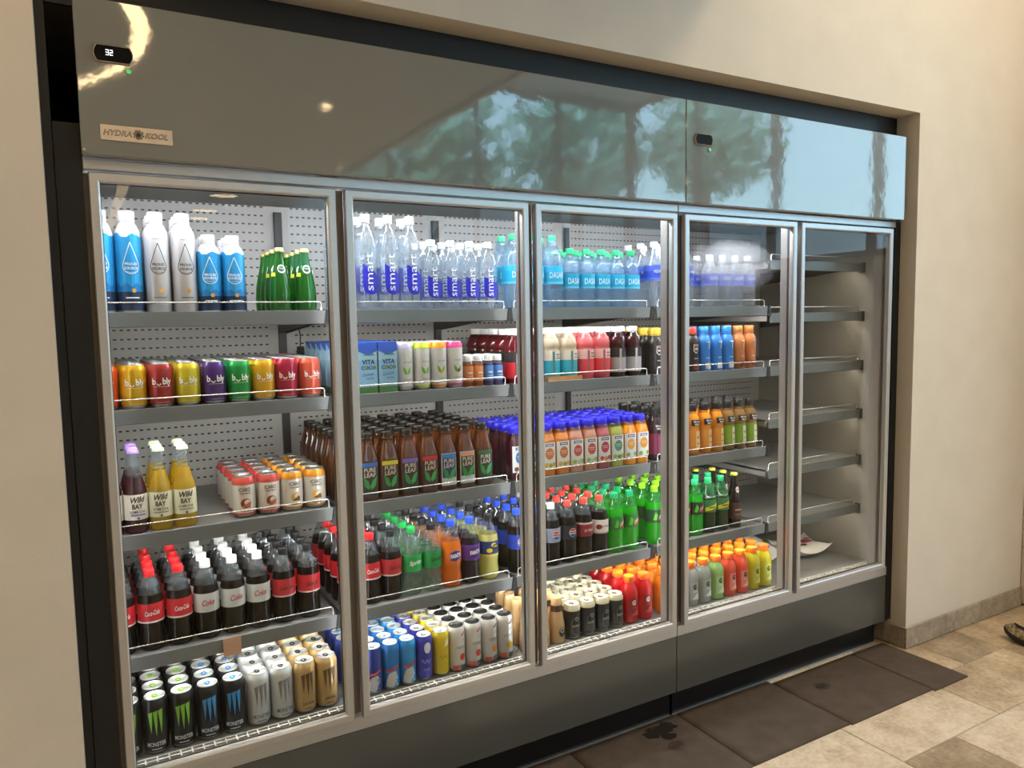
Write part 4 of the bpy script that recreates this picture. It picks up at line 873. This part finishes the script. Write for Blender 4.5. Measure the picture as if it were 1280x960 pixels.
SOD3 = [('cola bottle with blue cap and blue globe label', S(COLA, AIR, BC, [(1, '#2440a8')], globe), [1.2815, 1.3545]), ('cola bottle with white cap and silver globe label', S(COLA, AIR, WC, [(1, '#9ba0b4')], globe), [1.4275]),
    ('cola bottle with red cap and black globe label', S(COLA, AIR, plastic('#e0483c'), [(1, '#1a1a24')], globe), [1.5005]), ('dark soda bottle with red cap and maroon label', S(COLA, AIR, plastic('#e0483c'), [(0.585, '#8a1f2a'), (1, '#c9b9b4')], script('Dr Pepper', '#e9dcd8', 0.044, 0.014)), [1.5735]),
    ('dark soda bottle with red cap and white label', S(COLA, AIR, plastic('#e0483c'), [(0.41, '#b9b4b0'), (1, '#e2ddd8')], lambda P, r, h: (P.disc(-0.020, 0.50 * h, 0.012, '#8a1f2a', 0.010), P.text('Dr Pepper', 0.50 * h, 0.012, 0.040, '#8a1f2a', 0.010, 0.02, 0.3))), [1.6465]),
    ('bright green soda bottle with green cap', S(DEWL, DEWA, plastic('#14a468'), [(1, '#1d7a26')], dew), [1.7195, 1.7925]), ('bright green soda bottle with lime cap', S(DEWL, DEWA, plastic('#94d820'), [(1, '#2c4a28')], dew), [1.9180, 1.9910, 2.0640])]
for nm, pr, xs in SOD3: block(pr, nm, 'bottle', 'soda bottles', xs, S4, 5 if xs[0] < 1.9 else 4, 0.0745, 0.2125, art_rows=1)
block(S(clear('#25dc2a', 0.68, tint='#70f460'), DEWA, plastic('#2fb878'), [(1, '#20301e')], dew), 'vivid green soda bottle with mint cap and dark label', 'bottle', 'soda bottles', [2.1370], S4, 3, 0.0745, 0.2125)
gng = S(clear('#2c4a1c', 0.72, tint='#5a8a3a'), clear('#3f9a5c', 0.4, tint='#7fd09a'), plastic('#2fb878'), [(1, '#2f7a4a')], lambda P, r, h: (P.poly([(-0.034, 0.40 * h), (0.034, 0.47 * h), (0.034, 0.56 * h), (-0.034, 0.47 * h)], '#e0d22c'), P.bar(0.475 * h, 0.008, 0.034, '#6a3a1a', 0.0)), 0.66)
block(gng, 'green ginger ale bottle with yellow stripe', 'bottle', 'soda bottles', [2.2100, 2.2830], S4, 2, 0.0745, 0.2125)
BRN = clear('#1c0c06', 0.86, 'brown_glass', 0.04, 1.5, '#4a2410')
rb = bottle('root_beer_bottle', 0.0305, 0.236, LON, BRN, 0.95, BRN, pm('#d2cc4a', 0.35, 0.3), 0.0145, 0.008, (0.16, 0.46, [(1, '#4a2c20')]), lambda P, r, h: (P.disc(0.002, 0.685 * h, 0.010, '#d8c4b8', 0.013), P.bar(0.685 * h, 0.007, 0.013, '#8a2a20', 0.002), P.bar(0.33 * h, 0.009, 0.040, '#c9a58a', 0.001), P.rect(-0.02, 0.02, 0.24 * h, 0.25 * h, '#b08a70')), crown=True)
block(rb, 'brown glass root beer bottle with yellow crown cap', 'bottle', 'root beer bottles', [2.3560], S4, 3, 0.064, 0.2065)
block(rb, 'brown root beer bottle with yellow cap, behind ginger ale', 'bottle', 'root beer bottles', [2.2100, 2.2830], S4, 2, 0.064, 0.3605)
# -- coffee drinks and sports drinks (bays 3 and 4, deck)
FRP = [(0.88, 0), (1, 0.025), (1, 0.34), (0.93, 0.46), (0.78, 0.62), (0.68, 0.74), (0.70, 0.80), (0.70, 0.86), (0.66, 0.88)]
def frap(col, capc, art): return bottle('coffee_bottle', 0.0300, 0.166, FRP, pm(col, 0.12, name='milk_coffee', coat=0.5), 1.0, pm(col, 0.12, name='milk_coffee', coat=0.5), pm(capc, 0.35, 0.3), 0.0195, 0.019, art=art)
fr_art = lambda P, r, h: (P.disc(0.001, 0.30 * h, 0.0115, '#e9e4da', 0.0115), P.disc(0.001, 0.30 * h, 0.0095, '#1f6a4c', 0.0095), P.disc(0.001, 0.305 * h, 0.004, '#e9e4da', 0.006))
block(frap('#c9a472', '#c2b08c', None), 'tan milk coffee bottle with plain pale cap', 'bottle', 'bottled coffees', [1.2780], DK, 4, 0.063, 0.145)
block(frap('#c59a68', '#b89a70', fr_art), 'tan milk coffee bottle with green round emblem', 'bottle', 'bottled coffees', [1.3400], DK, 3, 0.063, 0.145)
block(frap('#bf9a6a', '#4a3024', lambda P, r, h: (P.rect(-0.05, 0.05, 0.70 * h, 0.84 * h, '#4a2e20'), P.disc(0.006, 0.26 * h, 0.014, '#2c2420', 0.018), P.disc(0.006, 0.30 * h, 0.0085, '#d9d4ca'), P.disc(0.006, 0.30 * h, 0.0065, '#1f5a44'))), 'tan milk coffee bottle with brown cap and neck', 'bottle', 'bottled coffees', [1.4030], DK, 3, 0.063, 0.145)
nit = can('coffee_can', 0.0318, 0.128, [(0.83, '#252422'), (1, '#d6cfae')], pm('#e6dfc8', 0.3, 0.4), '#6a4a34', lambda P, r, h: (P.text('NITRO', 0.40 * h, 0.009, 0.030, '#b9b4a8', 0.002, 0.01), P.disc(0.003, 0.60 * h, 0.0065, '#b9b4a8'), P.disc(0.003, 0.60 * h, 0.005, '#35423a'),
    P.line([(-0.016, 0.22 * h), (-0.016, 0.56 * h), (0.0, 0.68 * h), (0.020, 0.56 * h)], 0.0012, '#8a857a'), P.line([(-0.016, 0.22 * h), (0.003, 0.12 * h), (0.021, 0.22 * h)], 0.0012, '#8a857a')))
block(nit, 'black and cream coffee can', 'can', 'coffee cans', [1.4725, 1.5385, 1.6045, 1.6705], DK, 5, 0.0655, 0.147, art_rows=1)
GAT = [(0.82, 0), (0.97, 0.02), (1, 0.06), (0.95, 0.10), (1, 0.14), (0.96, 0.20), (0.95, 0.46), (1, 0.56), (1, 0.64), (0.94, 0.71), (0.80, 0.78), (0.66, 0.825), (0.64, 0.86)]
def gat(liq, lab, low, gcol, cap='#ff7a1c', dens=0.85, r=0.0348, h=0.180):
    def art(P, r_, h_):
        P.rect(-0.020, 0.024, 0.14 * h_, 0.545 * h_, lab); P.text('G', 0.445 * h_, 0.021, 0.0165, gcol, 0.000, 0.07); P.rect(-0.008, 0.016, 0.325 * h_, 0.35 * h_, low); P.poly([(-0.012, 0.17 * h_), (0.024, 0.16 * h_), (0.024, 0.30 * h_), (0.010, 0.29 * h_)], low)
    return bottle('sports_drink_bottle', r, h, GAT, clear(liq, dens), 0.84, clear(liq, dens * 0.5), plastic(cap), 0.0215, 0.024, None, art)
block(gat('#ea2028', '#a01c22', '#d8504a', '#f0e6e0'), 'red sports drink with orange cap', 'bottle', 'sports drinks', [1.7450, 1.8150], DK, 4, 0.071, 0.155)
block(gat('#f59a22', '#c87a1c', '#e0a050', '#f0e6e0'), 'amber sports drink with orange cap', 'bottle', 'sports drinks', [1.9150, 1.9860], DK, 4, 0.071, 0.155)
block(gat('#e6eae9', '#a9aeaa', '#e0e0dc', '#2a2c2a', dens=0.45), 'clear white sports drink with orange cap', 'bottle', 'sports drinks', [2.0570, 2.1020 + 0.0255], DK, 3, 0.071, 0.155)
block(gat('#b8e48c', '#b4d89a', '#dcecc8', '#20301c'), 'light green sports drink with orange cap', 'bottle', 'sports drinks', [2.1985], DK, 3, 0.071, 0.155)
block(gat('#ff6a48', '#f08a78', '#f6c8bc', '#20180f'), 'coral sports drink with orange cap', 'bottle', 'sports drinks', [2.2695, 2.3405], DK, 3, 0.071, 0.155)
block(gat('#f6ee26', '#d4d850', '#ecec9c', '#2a2c10'), 'yellow sports drink with orange cap', 'bottle', 'sports drinks', [2.4115, 2.4825], DK, 3, 0.071, 0.155)
# -- two snack pouches lying on the deck of the end bay
def pouch(name, label, loc, rz, L, W, cols, lift, tilt=0.0):
    m = MB(); nu, nv = 14, 10; rnd = random.Random(len(label)); T = []; Bm = []
    for side in (1, 0):
        for i in range(nu + 1):
            for j in range(nv + 1):
                a, b = -1 + 2 * i / nu, -1 + 2 * j / nv
                puff = (1 - a ** 4) * (1 - b ** 4); up_ = lift * (0.55 * a * a + 0.45 * b * b) ** 1.3
                z = up_ + (0.045 * puff + 0.004 * math.sin(5 * a + 3 * b) * puff if side else -0.006 * puff) + 0.0072 + tilt * (b + 1) / 2 * (1 if side else 1 - 0.9 * puff)
                m.v.append((a * L / 2 * (1 - 0.05 * b * b), b * W / 2 * (1 - 0.06 * a * a), z))
    N = (nu + 1) * (nv + 1); wm = pm('#e6e2da', 0.35, name='pouch_film')
    for side in (0, 1):
        for i in range(nu):
            for j in range(nv):
                q = [side * N + i * (nv + 1) + j, side * N + (i + 1) * (nv + 1) + j, side * N + (i + 1) * (nv + 1) + j + 1, side * N + i * (nv + 1) + j + 1]
                m.face(q if side == 0 else q[::-1], wm, True)
    o = add(name, m, None, loc, rz); tag(o, label, 'snack bag', 'snack pouches on the deck')
    pr = MB()
    for k, (a, b, s_, c) in enumerate(cols):
        bidx = len(pr.v); n = 12
        def zz(x, y):
            a_, b_ = x / (L / 2), y / (W / 2); pf = max(0, (1 - a_ ** 4)) * max(0, (1 - b_ ** 4)); return lift * (0.55 * a_ * a_ + 0.45 * b_ * b_) ** 1.3 + 0.045 * pf + 0.004 * math.sin(5 * a_ + 3 * b_) * pf + 0.0072 + 0.0022 + 0.0003 * k + tilt * (b_ + 1) / 2
        pts = [(a * L / 2, b * W / 2)] + [(a * L / 2 + s_ * math.cos(2 * PI * i / n) * (1 + 0.25 * (i % 2)), b * W / 2 + 0.7 * s_ * math.sin(2 * PI * i / n)) for i in range(n)]
        pr.v += [(x, y, zz(x, y)) for x, y in pts]
        for i in range(n): pr.face((bidx, bidx + 1 + i, bidx + 1 + (i + 1) % n), ink(c))
    add('print', pr, o)
pouch('snack_pouch', 'white snack pouch with purple, green and red print, behind yellow sports drinks', (2.695, 0.435, ZDK), 0.25, 0.235, 0.24, [(0.2, -0.5, 0.020, '#5a50a0'), (0.55, -0.45, 0.017, '#2f9a5a'), (0.35, -0.62, 0.014, '#d05078'), (-0.4, 0.0, 0.028, '#4a4a86'), (0.1, 0.35, 0.035, '#c9c86a'), (-0.2, 0.6, 0.02, '#c9c86a'), (-0.65, -0.5, 0.02, '#7a78a8')], 0.030, 0.085)
pouch('snack_pouch', 'white snack pouch with red print and upturned corner in the empty bay', (2.962, 0.355, ZDK), -0.12, 0.25, 0.20, [(-0.35, 0.3, 0.030, '#b02a34'), (0.35, 0.0, 0.034, '#c8303a'), (-0.05, -0.30, 0.018, '#33302c'), (-0.75, -0.2, 0.026, '#b02a34'), (0.15, 0.5, 0.022, '#a82834'), (0.62, 0.35, 0.018, '#b02a34')], 0.06)

# ------------------------------------------------------------------ floor mats
M_MAT = noisy('mat_felt', '#594f47', '#655b53', 14, 0.95, 0.5, 420, spec=0.15)
def floor_mat(x0, x1, yb, yf, label, z0, stain=()):
    m = MB(); nx, ny = 14, 12; t = 0.004
    for top in (1, 0):
        for i in range(nx + 1):
            for j in range(ny + 1):
                x = x0 + (x1 - x0) * i / nx; y = yf + (yb - yf) * j / ny
                m.v.append((x, y, (z0 + t if top else z0) + (0.0012 * math.sin(7 * x + 5 * y) + 0.0012 if top else 0)))
    N = (nx + 1) * (ny + 1); I = lambda t_, i, j: t_ * N + i * (ny + 1) + j
    for i in range(nx):
        for j in range(ny):
            m.face((I(0, i, j), I(0, i + 1, j), I(0, i + 1, j + 1), I(0, i, j + 1)), M_MAT, True); m.face((I(1, i, j), I(1, i, j + 1), I(1, i + 1, j + 1), I(1, i + 1, j)), M_MAT)
    for i in range(nx):
        m.face((I(0, i, 0), I(1, i, 0), I(1, i + 1, 0), I(0, i + 1, 0)), M_MAT); m.face((I(0, i, ny), I(0, i + 1, ny), I(1, i + 1, ny), I(1, i, ny)), M_MAT)
    for j in range(ny):
        m.face((I(0, 0, j), I(0, 0, j + 1), I(1, 0, j + 1), I(1, 0, j)), M_MAT); m.face((I(0, nx, j), I(1, nx, j), I(1, nx, j + 1), I(0, nx, j + 1)), M_MAT)
    o = add('floor_mat', m); tag(o, label, 'mat', 'dark floor mats'); return o
zm = 0.0006
mats_ = [floor_mat(0.355, 0.872, 0.052, -0.345, 'dark felt floor mat, farthest from the wall corner', zm), floor_mat(0.874, 1.386, 0.052, -0.345, 'dark felt floor mat, fourth from the wall corner', zm),
    floor_mat(1.389, 1.888, 0.050, -0.343, 'dark felt floor mat with black stain, third from the wall corner', zm), floor_mat(1.891, 2.400, 0.050, -0.343, 'dark felt floor mat, second from the wall corner, unstained', zm),
    floor_mat(2.404, 2.914, 0.030, -0.350, 'dark felt floor mat with faint printed oval near the wall corner', zm), floor_mat(2.917, 3.150, 0.030, -0.362, 'narrow cut piece of dark felt mat at the wall corner', zm)]
def oval(par, cx, cy):
    r = MB()
    for k in range(3):
        for i in range(16): pass
    pts = [(0.032 * math.cos(2 * PI * i / 20), 0.024 * math.sin(2 * PI * i / 20)) for i in range(20)]
    r.rings([[(cx + x * q, cy + y * q, 0.0075) for x, y in pts] for q in (1.0, 0.86)], ink('#2a2420'))
    r.rings([[(cx + x * q, cy + y * q * 0.8, 0.0075) for x, y in pts] for q in (0.62, 0.3)], ink('#332c27'))
    add('printed_mark', r, par)
oval(mats_[4], 2.56, -0.10); oval(mats_[2], 1.745, -0.115)
st = MB(); rnd = random.Random(3)
for cx, cy, R in ((1.79, 0.0, 0.055), (1.73, -0.005, 0.05), (1.76, -0.05, 0.035)):
    b = len(st.v); st.v.append((cx, cy, 0.0072)); n = 18
    for i in range(n): q = R * rnd.uniform(0.55, 1.1); st.v.append((cx + q * math.cos(2 * PI * i / n), cy + 0.75 * q * math.sin(2 * PI * i / n), 0.0071))
    for i in range(n): st.face((b, b + 1 + i, b + 1 + (i + 1) % n), pm('#1a1512', 0.6, name='stain'))
add('stain', st, mats_[2])

# ------------------------------------------------------------------ the shoe entering on the right
def shoe():
    camo = noisy('camouflage_cloth', '#2c261a', '#b5a57e', 75, 0.8, 0.2, 90)
    e = bpy.data.objects.new('shoe', None); COL.objects.link(e); e.location = (3.700, -0.225, 0.0); e.scale = (1.08, 1.12, 1.15); e.rotation_euler = (0, 0, math.radians(-86))
    tag(e, 'camouflage patterned shoe at the edge of the floor', 'shoe')
    L = 0.285
    def outline(k, z, lift):
        P = []
        for i in range(28):
            t = 2 * PI * i / 28; c, s_ = math.cos(t), math.sin(t); x = L / 2 * (1 - c)
            wv = 0.043 * (1.0 + 0.18 * c) * (abs(s_) ** 0.8) * (1 if s_ > 0 else -1)
            toe = max(0, (0.09 - x) / 0.09) ** 2 * 0.028
            P.append((L / 2 + (x - L / 2) * k, wv * k, z + toe * lift))
        return P
    add('sole', MB().rings([outline(0.93, 0.002, 1), outline(0.99, 0.008, 1), outline(1.0, 0.020, 1), outline(0.97, 0.026, 1)], pm('#231f1a', 0.7), True, True), e)
    up_ = MB(); lp = []
    for k in range(8):
        t = k / 7; P = []
        for (x, y, z) in outline(0.97 - 0.10 * t, 0.024, 1):
            hx = 0.020 + 0.034 * max(0, min(1, (x - 0.03) / 0.16)); P.append((x + 0.02 * t * (1 if x < 0.1 else 0), y * (1 - 0.42 * t ** 1.6), z + hx * t ** 0.8))
        lp.append(P)
    up_.rings(lp, camo, True, False); up_.rings([lp[-1], [(x, y * 0.8, z - 0.012) for x, y, z in lp[-1]]], pm('#1d1812', 0.9), False, True)
    for i in range(len(up_.s)): up_.s[i] = True
    add('upper', up_, e)
shoe()

# ------------------------------------------------------------------ ceiling lamps
def disc_lamp(x, y, z, label, r=0.11, power=DISC_W, tone=WARM):
    e = bpy.data.objects.new('ceiling_lamp', None); COL.objects.link(e); e.location = (x, y, z); tag(e, label, 'lamp', 'round ceiling lamps')
    add('rim', MB().lathe([(r + 0.018, 0.0), (r + 0.018, -0.012), (r, -0.016), (r, -0.002)], pm('#e8e4dc', 0.5), 28, cap0=False, cap1=False), e)
    add('diffuser', MB().lathe([(0.001, -0.006), (r * 0.5, -0.0065), (r - 0.001, -0.006)], glow(tone, power, 'disc_glow'), 28, cap0=False, cap1=False), e)
for i, (x, y) in enumerate(((1.276, -5.76), (1.245, -6.85), (1.256, -7.55), (1.28, -2.372), (1.88, -4.06), (-1.6, -5.0), (-2.6, -3.0), (-1.4, -7.5), (-2.6, -0.9))):
    disc_lamp(x, y, 2.7995, 'round warm ceiling lamp, %s in the low ceiling' % NTH[i], 0.14 if i < 3 or i > 4 else 0.03)
for i, (x, y) in enumerate(((3.7, -1.3), (3.7, -3.8), (6.0, -1.8), (6.0, -4.2))): disc_lamp(x, y, 4.9995, 'added round warm fill lamp, %s in the high hall ceiling' % NTH[i], 0.6, HALL_W, '#ffdfb4')  # unseen hall lamps, added to brighten and warm the right wall
ring = bpy.data.objects.new('ring_lamp', None); COL.objects.link(ring); ring.location = (-1.05, -1.62, 2.8); tag(ring, 'large warm glowing ring lamp under the ceiling', 'lamp')
def rl(r, z, n=72): return [(r * math.cos(2 * PI * i / n), r * math.sin(2 * PI * i / n), z) for i in range(n)]
add('housing', MB().rings([rl(1.265, -0.001), rl(1.265, -0.05), rl(1.278, -0.05), rl(1.278, -0.012), rl(1.342, -0.012), rl(1.342, -0.05), rl(1.355, -0.05), rl(1.355, -0.001)], pm('#e8e4dc', 0.5)), ring)
add('diffuser', MB().rings([rl(1.279, -0.045), rl(1.341, -0.045)], glow(WARM, RING_W, 'ring_glow')), ring)
ln = bpy.data.objects.new('line_lamp', None); COL.objects.link(ln); ln.location = (0.38, -7.0, 2.8); tag(ln, 'straight warm strip lamp in the ceiling', 'lamp')
add('housing', MB().box(-0.06, -0.046, -1.8, 1.8, -0.04, -0.001, pm('#e8e4dc', 0.5)).box(0.046, 0.06, -1.8, 1.8, -0.04, -0.001, pm('#e8e4dc', 0.5)), ln)
add('diffuser', MB().box(-0.045, 0.045, -1.79, 1.79, -0.036, -0.03, glow(WARM, LINE_W, 'line_glow')), ln)

# ------------------------------------------------------------------ trees outside the glazing (seen mirrored in the header)
def tree(x, y, h, R, label, seed):
    rnd = random.Random(seed); e = bpy.data.objects.new('tree', None); COL.objects.link(e); e.location = (x, y, -0.06); tag(e, label, 'tree', 'trees outside the glazing')
    add('trunk', MB().lathe([(0.22, 0), (0.16, h * 0.3), (0.12, h * 0.6), (0.04, h * 0.85)], noisy('bark', '#4a3a2c', '#6a5642', 9, 0.9), 12), e)
    m = MB(); g1, g2 = pm('#7db09a', 0.6, name='leaf'), pm('#a8d4c0', 0.6, name='leaf_light')
    for k in range(1500):
        a, b = rnd.uniform(0, 2 * PI), rnd.uniform(-1, 1); q = R * rnd.uniform(0.5, 1.0) * (0.8 + 0.2 * math.sin(3 * a + seed)); c = math.sqrt(1 - b * b)
        px, py, pz = q * c * math.cos(a), q * c * math.sin(a), h * 0.66 + q * b * 0.8; s_ = rnd.uniform(0.12, 0.26)
        d = Vector((rnd.uniform(-1, 1), rnd.uniform(-1, 1), rnd.uniform(-1, 1))).normalized(); u_ = d.orthogonal().normalized(); v_ = d.cross(u_); i0 = len(m.v); p = Vector((px, py, pz))
        m.v += [tuple(p + s_ * u_), tuple(p + 0.5 * s_ * v_), tuple(p - s_ * u_), tuple(p - 0.5 * s_ * v_)]; m.face((i0, i0 + 1, i0 + 2, i0 + 3), g1 if rnd.random() < 0.6 else g2)
    o = add('foliage', m, e); o['kind'] = 'stuff'
tree(5.9, -12.0, 7.4, 2.1, 'leafy green tree outside, nearest the rear glazing', 1); tree(10.2, -12.6, 8.4, 2.1, 'taller leafy green tree outside, in the middle', 2); tree(14.6, -13.0, 9.2, 2.1, 'tallest leafy green tree outside the glazed corner', 5)
